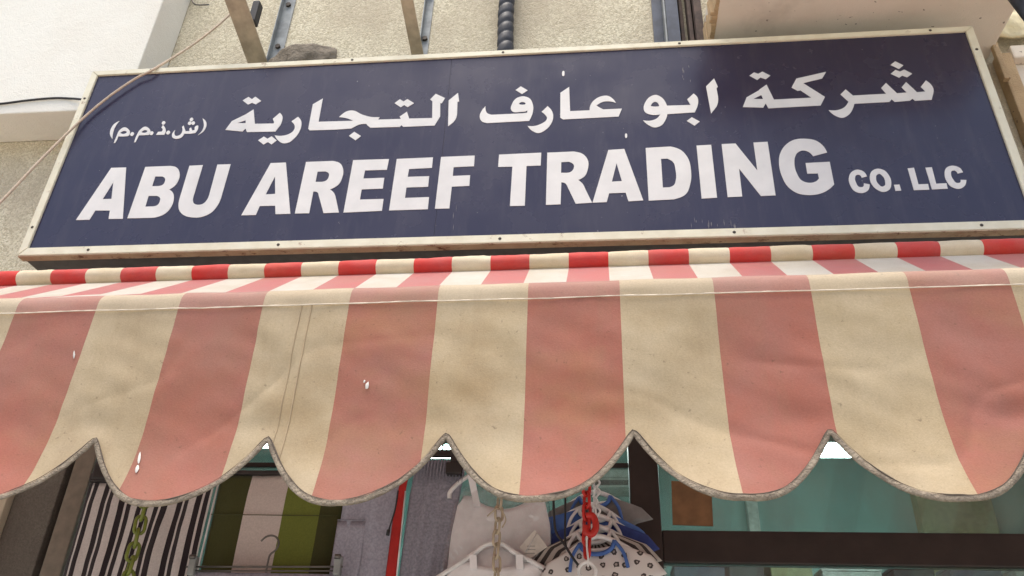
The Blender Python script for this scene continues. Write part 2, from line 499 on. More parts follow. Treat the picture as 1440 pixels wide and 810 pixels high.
m_awning('canopy_fabric', (0.56, 0.14, 0.13), (0.72, 0.68, 0.60), (0.45, 0.38, 0.30), 0.25, 0.2, 0.15, 0.45)
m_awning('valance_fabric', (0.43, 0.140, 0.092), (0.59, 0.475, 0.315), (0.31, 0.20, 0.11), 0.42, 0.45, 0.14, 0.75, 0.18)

def m_binding():
    n = NT('binding_cloth')
    c = n.mix(n.noise(60, 5, 0.7), (0.37, 0.305, 0.225), (0.20, 0.16, 0.12))
    n.color(c)
    n.set(Roughness=0.95)
    n.bump(n.noise(260, 3), 0.7, 0.003)
    MATS['binding_cloth'] = n.m
m_binding()

simple('vinyl_white', (0.70, 0.69, 0.66), 0.45, var=0.05, scale=12)
simple('case_grey', (0.09, 0.085, 0.085), 0.6)
simple('screw_dark', (0.06, 0.05, 0.04), 0.5, 0.6)
simple('scuff_grey', (0.17, 0.16, 0.17), 0.7)
simple('joint_line', (0.085, 0.082, 0.11), 0.5)
simple('rope_tan', (0.58, 0.47, 0.35), 0.7, var=0.12, scale=80, bump=0.3, bscale=300)
simple('black_rubber', (0.02, 0.02, 0.022), 0.6)
simple('hose_black', (0.035, 0.037, 0.045), 0.55, var=0.35, scale=40)
simple('bracket_beige', (0.40, 0.34, 0.25), 0.5, 0.1, var=0.2, scale=18)
simple('galvanised', (0.26, 0.28, 0.28), 0.55, 0.2, var=0.2, scale=25)
simple('dark_steel', (0.045, 0.055, 0.075), 0.4, 0.4, var=0.25, scale=20)
simple('old_wood', (0.085, 0.055, 0.042), 0.8, var=0.35, scale=30)
simple('cement', (0.20, 0.17, 0.13), 0.95, var=0.2, scale=25, bump=0.6, bscale=60, bdist=0.006)
simple('stitch_thread', (0.72, 0.64, 0.52), 0.8)
simple('stitch_dark', (0.13, 0.10, 0.075), 0.9)
simple('seam_cloth', (0.46, 0.35, 0.22), 0.85, var=0.15)
simple('torn_backlit', (0.74, 0.70, 0.64), 0.9)
simple('frame_brown', (0.028, 0.019, 0.017), 0.4, 0.2, var=0.2, scale=12)
simple('post_beige', (0.20, 0.165, 0.13), 0.6, var=0.15)
simple('teal_wall', (0.27, 0.44, 0.42), 0.7, var=0.08, scale=3)
simple('ceiling_white', (0.45, 0.62, 0.60), 0.8, var=0.05)
simple('floor_tile', (0.40, 0.37, 0.33), 0.4, var=0.1)
simple('paving', (0.43, 0.42, 0.37), 0.9, var=0.25, scale=0.8, bump=0.3, bscale=40)
simple('card_brown', (0.19, 0.095, 0.042), 0.8, var=0.2, scale=20)
simple('plastic_white', (0.74, 0.73, 0.74), 0.35)
simple('hanger_dark', (0.025, 0.02, 0.02), 0.5)
simple('wire_metal', (0.16, 0.15, 0.14), 0.4, 0.8)
simple('grey_jersey', (0.34, 0.335, 0.41), 0.95, var=0.15, scale=160, bump=0.3, bscale=500)
simple('grey_jersey_dark', (0.26, 0.255, 0.31), 0.95, var=0.2, scale=160, bump=0.3, bscale=500)
simple('red_cotton', (0.42, 0.018, 0.015), 0.85)
simple('white_cotton', (0.86, 0.85, 0.88), 0.9, var=0.06, bump=0.15, bscale=350)
simple('blue_cotton', (0.07, 0.15, 0.42), 0.9)
simple('deep_blue', (0.03, 0.05, 0.20), 0.9)
simple('grey_cotton', (0.20, 0.19, 0.19), 0.9)
simple('chain_green', (0.17, 0.205, 0.03), 0.35)
simple('chain_beige', (0.46, 0.38, 0.28), 0.45)
simple('chain_red', (0.50, 0.02, 0.015), 0.35)
simple('paper_white', (0.62, 0.58, 0.54), 0.7)
simple('cream_sheet', (0.74, 0.66, 0.42), 0.6, var=0.15, scale=10, bump=0.3, bscale=25, bdist=0.01)
simple('dark_print', (0.05, 0.045, 0.045), 0.8)
simple('goods_yellow', (0.34, 0.32, 0.16), 0.6); simple('goods_blue', (0.12, 0.14, 0.20), 0.6)
simple('goods_white', (0.55, 0.55, 0.52), 0.6); simple('goods_dark', (0.05, 0.05, 0.06), 0.6)

def m_bands(name, bands, period=None, jersey=250):
    """printed bands across u: list of (end, colour); repeats 'period' times"""
    n = NT(name)
    sp = n.n('SeparateXYZ')
    n.l(n.tc.outputs['UV'], sp.inputs[0])
    u = sp.outputs['X']
    if period:
        u = n.math('FRACT', n.math('ADD', n.math('MULTIPLY', u, period), 20.0))
    c = bands[-1][1]
    for end, colr in reversed(bands[:-1]):
        c = n.mix(n.math('LESS_THAN', u, end), c, colr)
    c = n.mix(0.35, c, n.mix(n.noise(jersey, 3), (0.6, 0.6, 0.6), (1, 1, 1)), 'MULTIPLY')
    n.color(c)
    n.set(Roughness=0.95, Specular_IOR_Level=0.2, Sheen_Weight=0.2)
    n.bump(n.noise(600, 2), 0.25, 0.001)
    MATS[name] = n.m
BK, WH = (0.030, 0.022, 0.026), (0.62, 0.57, 0.56)
m_bands('towel_black_white', [(0.27, BK), (0.38, WH), (0.63, BK), (1.0, WH)], 6.7)
m_bands('towel_green', [(0.245, (0.060, 0.062, 0.018)), (0.55, (0.60, 0.52, 0.49)), (0.83, (0.155, 0.18, 0.035)), (1.0, (0.055, 0.055, 0.018))])
m_bands('stripe_knit', [(0.5, (0.06, 0.05, 0.05)), (1.0, (0.5, 0.46, 0.43))], 14)

def m_print():
    """white cotton scattered with dark paw-like prints"""
    n = NT('paw_print')
    v = n.n('TexVoronoi', feature='F1')
    v.voronoi_dimensions = '2D'
    v.inputs['Scale'].default_value = 34
    v.inputs['Randomness'].default_value = 0.5
    sx = n.n('SeparateXYZ'); cx = n.n('CombineXYZ')
    n.l(n.tc.outputs['Object'], sx.inputs[0])
    n.l(sx.outputs['X'], cx.inputs['X']); n.l(sx.outputs['Z'], cx.inputs['Y'])
    n.l(cx.outputs[0], v.inputs['Vector'])
    wob = n.math('ADD', v.outputs['Distance'], n.math('MULTIPLY', n.noise(110, 2, lo=0.2, hi=0.8), 0.22))
    a = n.math('LESS_THAN', wob, 0.34)
    b = n.math('LESS_THAN', wob, 0.20)
    c = n.mix(a, (0.66, 0.62, 0.61), (0.06, 0.05, 0.05))
    c = n.mix(n.math('MULTIPLY', b, 0.8), c, (0.45, 0.40, 0.38))
    n.color(c)
    n.set(Roughness=0.9)
    MATS['paw_print'] = n.m
m_print()

def m_glass(name, tint, refl=1.0):
    n = NT(name)
    t = n.n('BsdfTransparent')
    t.inputs['Color'].default_value = (*tint, 1)
    g = n.n('BsdfGlossy')
    g.inputs['Roughness'].default_value = 0.02
    g.inputs['Color'].default_value = (refl, refl, refl, 1)
    fr = n.n('Fresnel')
    fr.inputs['IOR'].default_value = 1.45
    ms = n.n('MixShader')
    n.l(fr.outputs[0], ms.inputs[0])
    n.l(t.outputs[0], ms.inputs[1])
    n.l(g.outputs[0], ms.inputs[2])
    df = n.n('BsdfDiffuse')
    df.inputs['Color'].default_value = (0.55, 0.53, 0.48, 1)
    dm = n.n('MapRange'); dm.inputs['To Min'].default_value = 0.03; dm.inputs['To Max'].default_value = 0.20
    n.l(n.noise(3.5, 6, 0.65, sc3=(1.6, 1, 0.5), lo=0.35, hi=0.75), dm.inputs['Value'])
    m2 = n.n('MixShader')
    n.l(dm.outputs[0], m2.inputs[0]); n.l(ms.outputs[0], m2.inputs[1]); n.l(df.outputs[0], m2.inputs[2])
    n.l(m2.outputs[0], n.out.inputs['Surface'])
    MATS[name] = n.m
m_glass('window_glass', (0.72, 0.84, 0.82))

def m_film():
    n = NT('clear_film')
    t = n.n('BsdfTransparent')
    t.inputs['Color'].default_value = (0.93, 0.93, 0.93, 1)
    g = n.n('BsdfGlossy')
    g.inputs['Roughness'].default_value = 0.16
    bp = n.n('Bump')
    bp.inputs['Strength'].default_value = 0.9
    bp.inputs['Distance'].default_value = 0.01
    n.l(n.noise(11, 3, 0.5), bp.inputs['Height'])
    n.l(bp.outputs[0], g.inputs['Normal'])
    ms = n.n('MixShader')
    ms.inputs[0].default_value = 0.12
    n.l(t.outputs[0], ms.inputs[1])
    n.l(g.outputs[0], ms.inputs[2])
    n.l(ms.outputs[0], n.out.inputs['Surface'])
    MATS['clear_film'] = n.m
m_film()

def m_emit(name, colr, s):
    n = NT(name)
    n.set(Emission_Strength=s, Roughness=0.5)
    n.b.inputs['Emission Color'].default_value = (*colr, 1)
    n.color((0.8, 0.8, 0.8))
    MATS[name] = n.m
m_emit('tube_light', (0.93, 1.0, 0.97), 22.0)

# ------------------------------------------------------------------ ground
gv = [(-1500, -1500, 0), (1500, -1500, 0), (1500, 1500, 0), (-1500, 1500, 0)]
g = mesh_obj('ground', gv, [[0, 1, 2, 3]], 'paving')
g['kind'] = 'structure'

# ------------------------------------------------------------------ building
YW = 0.27
bld = thing('shop_building', 'tan pebble-dashed shop building carrying the sign, with a white ledge block and an overhead slab', 'building', (0, 0.4, 0))
box('upper_wall', -7, 7, YW, YW + 0.3, 2.72, 8.5, 'stucco', bld)
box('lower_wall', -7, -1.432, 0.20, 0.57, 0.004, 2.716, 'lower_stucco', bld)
box('ledge_block', -7, -1.531, 0.10, YW - 0.002, 3.76, 8.2, 'white_plaster', bld, 0.006)
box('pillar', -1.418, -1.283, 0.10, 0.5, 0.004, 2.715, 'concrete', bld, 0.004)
box('pillar_trim', -1.46, -1.4185, 0.075, 0.196, 0.004, 2.715, 'beige_plaster', bld, 0.004)
box('door_jamb', -1.262, -1.200, 0.10, 0.20, 0.004, 2.715, 'post_beige', bld, 0.004)
box('jamb_recess', -1.2825, -1.2625, 0.135, 0.22, 0.004, 2.715, 'frame_brown', bld)
slab = box('overhead_slab', 0.762, 1.812, -0.56, YW - 0.002, 3.97, 4.2, 'soffit_plaster', bld, 0.008)
box('right_wall', 2.6, 7, 0.2, 0.57, 0.004, 2.716, 'stucco', bld)
# rough broken plaster edge along the left side of the slab
rv, rf = [], []
for k in range(46):
    y = -0.54 + k * 0.0175
    s = 0.010 + 0.016 * random.random()
    box_data(0.764 - s, 0.768, y, y + 0.016, 3.9685 - 0.004 * random.random(), 4.05 + 0.05 * random.random(), 0.003, rv, rf)
mesh_obj('broken_edge', rv, rf, 'tan_plaster', bld)
# interior
box('interior_back_wall', -3.4, 3.6, 3.3, 3.4, 0.01, 3.6, 'teal_wall', bld)
box('interior_side_wall', -3.5, -3.402, 0.575, 3.4, 0.01, 3.6, 'teal_wall', bld)
box('interior_side_wall', 3.602, 3.7, 0.575, 3.4, 0.01, 3.6, 'teal_wall', bld)
box('interior_ceiling', -3.5, 3.7, 0.575, 3.4, 3.602, 3.7, 'ceiling_white', bld)
box('interior_floor', -3.5, 3.7, 0.22, 3.4, 0.005, 0.02, 'floor_tile', bld)

# shop window
def grp(name, parent, loc):
    o = bpy.data.objects.new(name, None)
    o.empty_display_size = 0.05
    COL.objects.link(o)
    o.parent = parent
    o.matrix_parent_inverse = Matrix.Translation(-parent.location)
    o.location = loc
    return o
win = grp('shop_window', bld, (0.0, 0.4, 0.0))
win.location = (0, 0.4, 0)
def wbox(name, *a, **k):
    o = box(name, *a, **k)
    o.parent = win
    o.matrix_parent_inverse = Matrix.Translation((0, -0.4, 0))
    return o
wbox('mullion', 0.388, 0.472, 0.185, 0.245, 0.02, 2.715, 'frame_brown', None, bev=0.004)
wbox('transom', 0.4725, 2.598, 0.192, 0.240, 2.078, 2.166, 'frame_brown', None, bev=0.004)
wbox('transom', -1.199, 0.3875, 0.206, 0.226, 2.348, 2.362, 'frame_brown', None, bev=0.002)
for x in (-0.60, -0.02):
    wbox('glazing_bar', x, x + 0.014, 0.198, 0.236, 2.3625, 2.69, 'frame_brown', None, bev=0.002)
wbox('head_rail', -1.199, 0.3875, 0.19, 0.242, 2.66, 2.714, 'frame_brown', None, bev=0.003)
wbox('head_rail', 0.4725, 2.598, 0.19, 0.242, 2.66, 2.714, 'frame_brown', None, bev=0.003)
wbox('jamb', 2.54, 2.5985, 0.186, 0.244, 0.02, 2.655, 'frame_brown', None, bev=0.003)
for a in ((-1.198, 0.387, 2.363, 2.659), (-1.198, 0.387, 0.03, 2.347), (0.473, 2.539, 2.167, 2.659), (0.473, 2.539, 0.03, 2.077)):
    wbox('pane', a[0], a[1], 0.212, 0.218, a[2], a[3], 'window_glass', None)

# lights on the shop ceiling
LIT = [('long fluorescent tube light under the shop ceiling, seen through the right scallop gap', (1.05, 2.08), (2.15, 2.08)),
       ('fluorescent tube light on the shop ceiling behind the trousers', (-1.0, 2.1), (0.1, 2.1)),
       ('fluorescent tube light on the shop ceiling above the green towel', (-2.2, 1.93), (-1.25, 1.93))]
for lab, a, b in LIT:
    L = thing('ceiling_light', lab, 'light', ((a[0] + b[0]) / 2, a[1], 3.1), 'shop ceiling lights')
    box('housing', a[0], b[0], a[1] - 0.09, a[1] + 0.09, 3.06, 3.1, 'galvanised', L, 0.004)
    for q in (0.15, 0.85):
        xx = a[0] + (b[0] - a[0]) * q
        tube('suspension_rod', [(xx, a[1], 3.1), (xx, a[1], 3.601)], 0.005, 'wire_metal', L, 6)
    for dy in (-0.065, 0.055):
        tube('tube', [(a[0] + 0.03, a[1] + dy, 3.042), (b[0] - 0.03, a[1] + dy, 3.042)], 0.014, 'tube_light', L, 10)

q0, q1 = at(828, 652, 3.05), at(893, 690, 3.05)
t = thing('wall_air_conditioner', 'pale wall air conditioner inside the shop, left of the window mullion', 'air conditioner', ((q0.x + q1.x) / 2, 3.2, q1.z))
box('body', q0.x, q1.x, 3.08, 3.299, q1.z + 0.03, q0.z, 'goods_white', t, 0.02)
box('front_panel', q0.x + 0.01, q1.x - 0.01, 3.062, 3.079, q1.z + 0.09, q0.z - 0.02, 'goods_white', t, 0.006)
box('louvre', q0.x + 0.03, q1.x - 0.03, 3.066, 3.079, q1.z + 0.045, q1.z + 0.075, 'case_grey', t, 0.003)
c0_ = at(1058, 720, 3.25)
box('interior_column', c0_.x - 0.035, c0_.x + 0.035, 3.22, 3.299, 0.02, 3.6, 'goods_white', bld, 0.006)
c1_ = at(1335, 720, 3.25)
box('interior_column', c1_.x - 0.2, c1_.x + 0.25, 3.2, 3.299, 0.02, 3.6, 'goods_yellow', bld, 0.006)

# stock on a high shelf inside, glimpsed under the transom
sh = thing('wall_shelf', 'long high shelf on the teal back wall inside the shop, under the window bar', 'shelf', (1.6, 3.1, 2.42))
box('board', 0.3, 3.4, 2.95, 3.298, 2.415, 2.44, 'goods_white', sh)
for x in (0.6, 1.6, 2.6, 3.2):
    box('bracket', x, x + 0.02, 3.0, 3.297, 2.35, 2.4145, 'goods_white', sh)
rr = random.Random(3)
x = 0.45
cols = ['goods_white', 'goods_blue', 'goods_dark', 'goods_yellow', 'goods_white', 'goods_dark', 'goods_blue']
words = {'goods_white': 'white', 'goods_blue': 'blue', 'goods_dark': 'black', 'goods_yellow': 'yellow'}
k = 0
ORD = ['first', 'second', 'third', 'fourth', 'fifth', 'sixth', 'seventh', 'eighth', 'ninth', 'tenth', 'eleventh', 'twelfth', 'thirteenth', 'fourteenth']
while x < 3.0:
    w = rr.uniform(0.20, 0.36)
    h = rr.uniform(0.14, 0.23)
    c = cols[k % len(cols)]
    t = thing('stock_box', '%s stock box on the shelf inside, %s from the mullion' % (words[c], ORD[k]), 'box', (x + w / 2, 3.1, 2.44), 'boxes on the high shelf')
    box('carton', x, x + w, 2.98, 3.25, 2.4405, 2.44 + h, c, t, 0.006)
    box('lid', x - 0.004, x + w + 0.004, 2.976, 3.254, 2.4403 + h, 2.46 + h, c, t, 0.004)
    x += w + rr.uniform(0.02, 0.10)
    k += 1

# card stuck to the glass
cv, cf = [], []
p0, p1, p2, p3 = at(944, 676, 0.205), at(1000, 680, 0.205), at(1003, 740, 0.205), at(946, 738, 0.205)
for p in (p0, p1, p2, p3):
    cv.append(p)
for p in (p0, p1, p2, p3):
    cv.append(p + Vector((0, 0.003, 0)))
o = mesh_obj('cardboard_patch', cv, [[0, 3, 2, 1], [4, 5, 6, 7], [0, 1, 5, 4], [1, 2, 6, 5], [2, 3, 7, 6], [3, 0, 4, 7]], 'card_brown')
tag(o, 'square brown cardboard patch stuck on the shop window beside the mullion', 'card')

# ------------------------------------------------------------------ sign
ZS = 3.03537
SW, SH = 1.6, 0.7995
sign = thing('shop_sign', 'dark navy shop sign with white Arabic and English lettering in a cream metal frame', 'sign', (0, 0.05, ZS))
box('panel', -SW - 0.004, 0.0 - 0.0008 - 0.012, 0.0, 0.012, ZS - 0.004, ZS + SH + 0.004, 'sign_navy', sign)
box('panel', 0.0 + 0.0008 - 0.012, SW + 0.004, 0.0, 0.012, ZS - 0.004, ZS + SH + 0.004, 'sign_navy', sign)
for p in [c for c in sign.children if c.name.startswith('panel')]:
    for v in p.data.vertices:            # the two sheets butt a little left of the middle
        if abs(v.co.x + 0.012) < 0.002:
            v.co.x -= 0.196
box('joint_line', -0.2095, -0.2065, 0.002, 0.0125, ZS + 0.0, ZS + SH, 'joint_line', sign)
# mitred frame rails
FW = 0.027
def rail(name, a, b, c, d):
    """a,b outer ends; c,d inner ends (x,z); raised angle section with a lip to the back"""
    V, F = [], []
    for y in (-0.008, 0.020):
        for q in (a, b, c, d):
            V.append(Vector((q[0], y, q[1])))
    F = [[0, 1, 2, 3], [7, 6, 5, 4], [0, 4, 5, 1], [1, 5, 6, 2], [2, 6, 7, 3], [3, 7, 4, 0]]
    o = mesh_obj(name, V, F, 'cream_enamel', sign)
    m = o.data
    bm = bmesh.new(); bm.from_mesh(m)
    bmesh.ops.recalc_face_normals(bm, faces=bm.faces)
    bmesh.ops.bevel(bm, geom=[e for e in bm.edges], offset=0.0015, segments=2, affect='EDGES')
    bm.to_mesh(m); bm.free()
    return o
xo, zo0, zo1 = SW + FW, ZS - FW - 0.003, ZS + SH + FW - 0.004
xi, zi0, zi1 = SW, ZS, ZS + SH
g_ = 0.0006
rail('frame_rail', (-xo + g_, zo1), (xo - g_, zo1), (xi - g_, zi1), (-xi + g_, zi1))
bot = rail('frame_rail', (-xo + g_, zo0), (xo - g_, zo0), (xi - g_, zi0), (-xi + g_, zi0))
rail('frame_rail', (-xo, zo0 + g_), (-xo, zo1 - g_), (-xi, zi1 - g_), (-xi, zi0 + g_))
rail('frame_rail', (xo, zo0 + g_), (xo, zo1 - g_), (xi, zi1 - g_), (xi, zi0 + g_))
# rusted lower flange and dark case behind it
box('lower_flange', -xo + 0.002, xo - 0.002, -0.006, 0.024, zo0 - 0.0035, zo0 - 0.0005, 'rusty_enamel', sign)
box('case', -xo + 0.006, xo - 0.006, 0.0125, 0.099, zo0 + 0.004, zo1 - 0.006, 'case_grey', sign)
box('mounting_bar', -1.2, -1.16, 0.0995, YW - 0.001, ZS + 0.2, ZS + 0.25, 'dark_steel', sign)
box('mounting_bar', 1.16, 1.2, 0.0995, YW - 0.001, ZS + 0.2, ZS + 0.25, 'dark_steel', sign)
scr = None
for (x, z) in ((-1.384, 3.848), (-0.587, 3.847), (-0.017, 3.846), (0.622, 3.846), (1.484, 3.846), (-1.613, 3.714), (-1.613, 3.12), (-1.377, 3.02), (0.006, 3.02), (1.45, 3.021), (1.613, 3.744), (-0.72, 3.02), (0.73, 3.02)):
    if scr is None:
        V, F = [], []
        for (y, r) in ((-0.0075, 0.0055), (-0.0090, 0.0050), (-0.0100, 0.003)):
            for j in range(10):
                V.append(Vector((r * math.cos(j * math.pi / 5), y, r * math.sin(j * math.pi / 5))))
        for i in range(2):
            for j in range(10):
                F.append([i * 10 + j, i * 10 + (j + 1) % 10, (i + 1) * 10 + (j + 1) % 10, (i + 1) * 10 + j])
        F.append(list(range(20, 30)))
        scr = mesh_obj('screw', V, F, 'screw_dark', sign)
        scr.location = (x, 0, z)
    else:
        c = scr.copy()
        COL.objects.link(c)
        c.location = (x, 0, z)
for nm, data in LETTERS:
    loops = [outline(lp) for lp in data.split('|')]
    V, F = poly_solid(loops, -0.0014, -0.0002, ZS)
    mesh_obj(nm, V, F, 'vinyl_white', sign)

# scuffs and dried runs on the sign face
sr = random.Random(11)
for (px, py, n, sx, sy, L) in ((1000, 314, 14, 34, 5, 0.030), (965, 104, 8, 6, 16, 0.022), (640, 300, 3, 3, 20, 0.05), (477, 313, 2, 2, 2, 0.008), (1345, 272, 2, 6, 6, 0.008), (1398, 285, 1, 1, 1, 0.006), (530, 150, 4, 60, 40, 0.006), (930, 200, 4, 60, 50, 0.005)):
    for _ in range(n):
        p = at(px + sr.uniform(-sx, sx), py + sr.uniform(-sy, sy), 0)
        h = L * sr.uniform(0.4, 1.1); w = sr.uniform(0.0006, 0.0016)
        V = [Vector((p.x - w, -0.0006, p.z)), Vector((p.x + w * 0.4, -0.0006, p.z - h * 0.5)), Vector((p.x + w, -0.0006, p.z)), Vector((p.x + w * 0.2, -0.0006, p.z + h * 0.5))]
        mesh_obj('scuff', V, [[0, 1, 2, 3]], 'scuff_grey', sign)

# ------------------------------------------------------------------ awning
aw = thing('awning', 'red and cream striped fabric awning with scalloped valance below the sign', 'awning', (0, 0.1, 2.9))
X0, X1 = -2.6, 3.0
YR, ZR, RR = -0.05, 2.898, 0.0285
def s_roll(x):
    return (x + 1.4195) / 0.2350 - 7.0
def s_val(x):
    return (x - 0.2150) / 0.2376
# roller cover with slight puckers at the stripe seams
V, F, U = [], [], []
NX, NS = 700, 26
for i in range(NX + 1):
    x = X0 + (X1 - X0) * i / NX
    s = s_roll(x)
    d = abs((s * 2) - round(s * 2))
    puck = 0.0011 * math.exp(-(d / 0.05) ** 2)
    gath = math.exp(-((x - 0.0) / 0.05) ** 2)
    for j in range(NS):
        an = 2 * math.pi * j / NS
        p = Vector((x * 6, math.cos(an) * 0.6, math.sin(an) * 0.6))
        r = RR - puck + 0.0016 * noise.noise(p * 1.7) + 0.0010 * noise.noise(p * 5)
        r += gath * 0.002 * noise.noise(Vector((x * 120, math.cos(an), math.sin(an))))
        if x < -1.38:
            r += 0.002 * noise.noise(Vector((x * 25, an * 1.5, 0)))
        V.append(Vector((x, YR + r * math.cos(an), ZR + r * math.sin(an) + 0.004 * noise.noise(Vector((x * 1.1, 3, 0))))))
        U.append((s, j / NS))
for i in range(NX):
    for j in range(NS):
        F.append([i * NS + j, (i + 1) * NS + j, (i + 1) * NS + (j + 1) % NS, i * NS + (j + 1) % NS])
mesh_obj('roller_cover', V, F, 'roller_fabric', aw, True, U)
for x in (-1.9, 0.3, 2.4):
    box('roller_bracket', x, x + 0.04, YR + 0.02, YW - 0.001, ZR - 0.02, ZR + 0.02, 'dark_steel', aw, 0.003)

# canopy sheet, sagging between roller and front bar
YB, ZB, RB = -1.175, 2.1265, 0.025
sy0, sz0 = YR - 0.012, ZR - 0.0275
sy1, sz1 = YB + 0.012, ZB + 0.0165
V, F, U = [], [], []
NX, NT_ = 300, 60
SAG = 0.052
def sheet_pt(x, t):
    y = sy0 + (sy1 - sy0) * t
    z = sz0 + (sz1 - sz0) * t - (0.056 - 0.024 * min(1.0, max(0.0, (-0.1 - x) / 0.9))) * (t / 0.2 if t < 0.2 else (1 - t) / 0.8)
    z += 0.006 * math.sin(math.pi * t) * noise.noise(Vector((x * 2.2, t * 3, 1.3)))
    z += 0.004 * math.sin(math.pi * t) * noise.noise(Vector((x * 7, t * 2, 4.3)))
    return Vector((x, y, z))
for i in range(NX + 1):
    x = X0 + (X1 - X0) * i / NX
    for j in range(NT_ + 1):
        t = j / NT_
        V.append(sheet_pt(x, t))
        U.append((s_roll(x) * (1 - t) + s_val(x) * t, t))
for i in range(NX):
    for j in range(NT_):
        a = i * (NT_ + 1) + j
        F.append([a, a + 1, a + NT_ + 2, a + NT_ + 1])
mesh_obj('canopy', V, F, 'canopy_fabric', aw, True, U)

# front bar
tube('front_bar', [(X0, YB, ZB), (X1, YB, ZB)], RB - 0.003, 'galvanised', aw, 14)

# valance: over the bar, then hanging, scalloped
NOTCH0, PITCHN = -0.3175, 0.2203
def edge_z(x):
    k = (x - NOTCH0) / PITCHN
    p = abs((k - math.floor(k)) * 2 - 1)          # 1 at a notch, 0 mid scallop
    kk = math.floor(k)
    return 1.8425 + 0.0880 * p ** 2.15 + 0.003 * noise.noise(Vector((x * 9, 0, 0))) + 0.003 * noise.noise(Vector((kk * 7.7, 5, 0)))
def val_y(x, z):
    d = max(0.0, 2.10 - z)
    y = YB - RB - 0.0005
    k = (x - NOTCH0) / PITCHN
    p = abs((k - math.floor(k)) * 2 - 1)
    # slow billow and small ripples
    y += 0.010 * d / 0.2 * noise.noise(Vector((x * 3.1, z * 2.0, 0.7)))
    y += 0.0060 * noise.noise(Vector((x * 8, z * 5, 2.2))) * min(1, d / 0.06)
    q = noise.noise(Vector((x * 5 + z * 4, z * 9 - x * 3, 7.7)))
    y += 0.0030 * (1 - min(1, abs(q) * 5)) ** 2 * min(1, d / 0.05) * (0.4 + noise.noise(Vector((x * 3, z * 3, 4))))
    y += 0.0016 * noise.noise(Vector((x * 26 + z * 18, z * 30, 5.2))) * min(1, d / 0.03)
    # slanting stretch folds below the hem
    y += 0.0024 * math.sin((x * 1.0 + z * 0.9) * 42 + 3 * noise.noise(Vector((x * 4, z * 4, 9)))) * math.exp(-((d - 0.04) / 0.04) ** 2) * (0.5 + noise.noise(Vector((x * 5, 1, 1))))
    # scallop tongues curl outward towards the hem, each by its own amount
    kk = math.floor(k)
    own = 0.75 + 0.5 * noise.noise(Vector((x * 2.3, 3.3, 0.5)))
    e = max(0.0, 1.965 - z + 0.012 * noise.noise(Vector((x * 6, 8.1, 0))))
    y -= own * (3.2 * e * e) * (1.0 - 0.35 * p)
    # puckered dent beside each notch, pulling to one side
    kn = round(k)
    a = 0.0045 * (0.5 + noise.noise(Vector((kn * 3.7, 1.1, 0))))
    dx = x - (NOTCH0 + kn * PITCHN) + 0.014
    y += a * math.exp(-(dx / 0.034) ** 2) * math.exp(-((z - 1.948) / 0.016) ** 2)
    return y
V, F, U = [], [], []
NX = 1100
VX0, VX1 = -1.9, 2.2
prof = []
for j in range(9):                       # round the bar, from behind-top to the front
    an = R(65) + (R(180) - R(65)) * j / 8
    prof.append((YB + (RB + 0.0004) * math.cos(an), ZB + (RB + 0.0004) * math.sin(an)))
NJ = 64
cols_n = len(prof) + NJ
for i in range(NX + 1):
    x = VX0 + (VX1 - VX0) * i / NX
    zb = edge_z(x)
    for (y, z) in prof:
        V.append(Vector((x, y, z + 0.0015 * noise.noise(Vector((x * 14, y * 20, 0))))))
        U.append((s_val(x), z))
    for j in range(1, NJ + 1):
        t = j / NJ
        z = ZB + (zb - ZB) * t
        V.append(Vector((x, val_y(x, z), z)))
        U.append((s_val(x), z))
for i in range(NX):
    for j in range(cols_n - 1):
        a = i * cols_n + j
        F.append([a, a + 1, a + cols_n + 1, a + cols_n])
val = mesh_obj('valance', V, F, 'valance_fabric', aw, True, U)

def vchild(o):
    o.parent = val
    o.matrix_parent_inverse = Matrix.Identity(4)
    return o
# edge binding along the scallops
pts = []
for i in range(0, 1801):
    x = VX0 + 0.01 + (VX1 - VX0 - 0.02) * i / 1800
    z = edge_z(x)
    pts.append(Vector((x, val_y(x, z) - 0.0015, z - 0.001)))
def tape(name, path, inner, outer, th, mat, lift=0.0):
    V, F = [], []
    m = 8
    for i, p in enumerate(path):
        a_ = path[max(0, i - 3)]; b_ = path[min(len(path) - 1, i + 3)]
        t = (b_ - a_).normalized()
        nrm = Vector((-t.z, 0, t.x)).normalized()          # in the cloth plane, pointing up into the cloth
        wob = 1 + 0.22 * noise.noise(Vector((p.x * 30, 2, 0))) + 0.12 * noise.noise(Vector((p.x * 95, 4, 0)))
        curl = 0.0022 * noise.noise(Vector((p.x * 12, 9, 0)))
        for k in range(m):
            an = 2 * math.pi * k / m
            c_, s_ = math.cos(an), math.sin(an)
            off = (inner if c_ > 0 else outer) * wob * (abs(c_) ** 0.7) * (1 if c_ > 0 else -1)
            q = p + nrm * off
            V.append(Vector((q.x, q.y - lift - s_ * th - curl * (0.5 if c_ > 0 else -1.0), q.z)))
    for i in range(len(path) - 1):
        for k in range(m):
            F.append([i * m + k, i * m + (k + 1) % m, (i + 1) * m + (k + 1) % m, (i + 1) * m + k])
    return vchild(mesh_obj(name, V, F, mat, None, True))
tape('edge_binding', pts, 0.0044, 0.0028, 0.0016, 'binding_cloth')
# stitching along the inner edge of the tape
pts2 = []
for i, p in enumerate(pts):
    t = (pts[min(len(pts) - 1, i + 3)] - pts[max(0, i - 3)]).normalized()
    nrm = Vector((-t.z, 0, t.x)).normalized()
    w = 0.0046 * (1 + 0.22 * noise.noise(Vector((p.x * 30, 2, 0))))
    q = p + nrm * w
    pts2.append(Vector((q.x, p.y - 0.0012, q.z)))
V, F = tube_data(pts2, lambda q: 0.0008 * max(0.12, 0.55 + 1.1 * noise.noise(Vector((q * 130, 3, 0)))), 5, jitter=0.5)
vchild(mesh_obj('binding_stitch', V, F, 'stitch_dark', None, True))
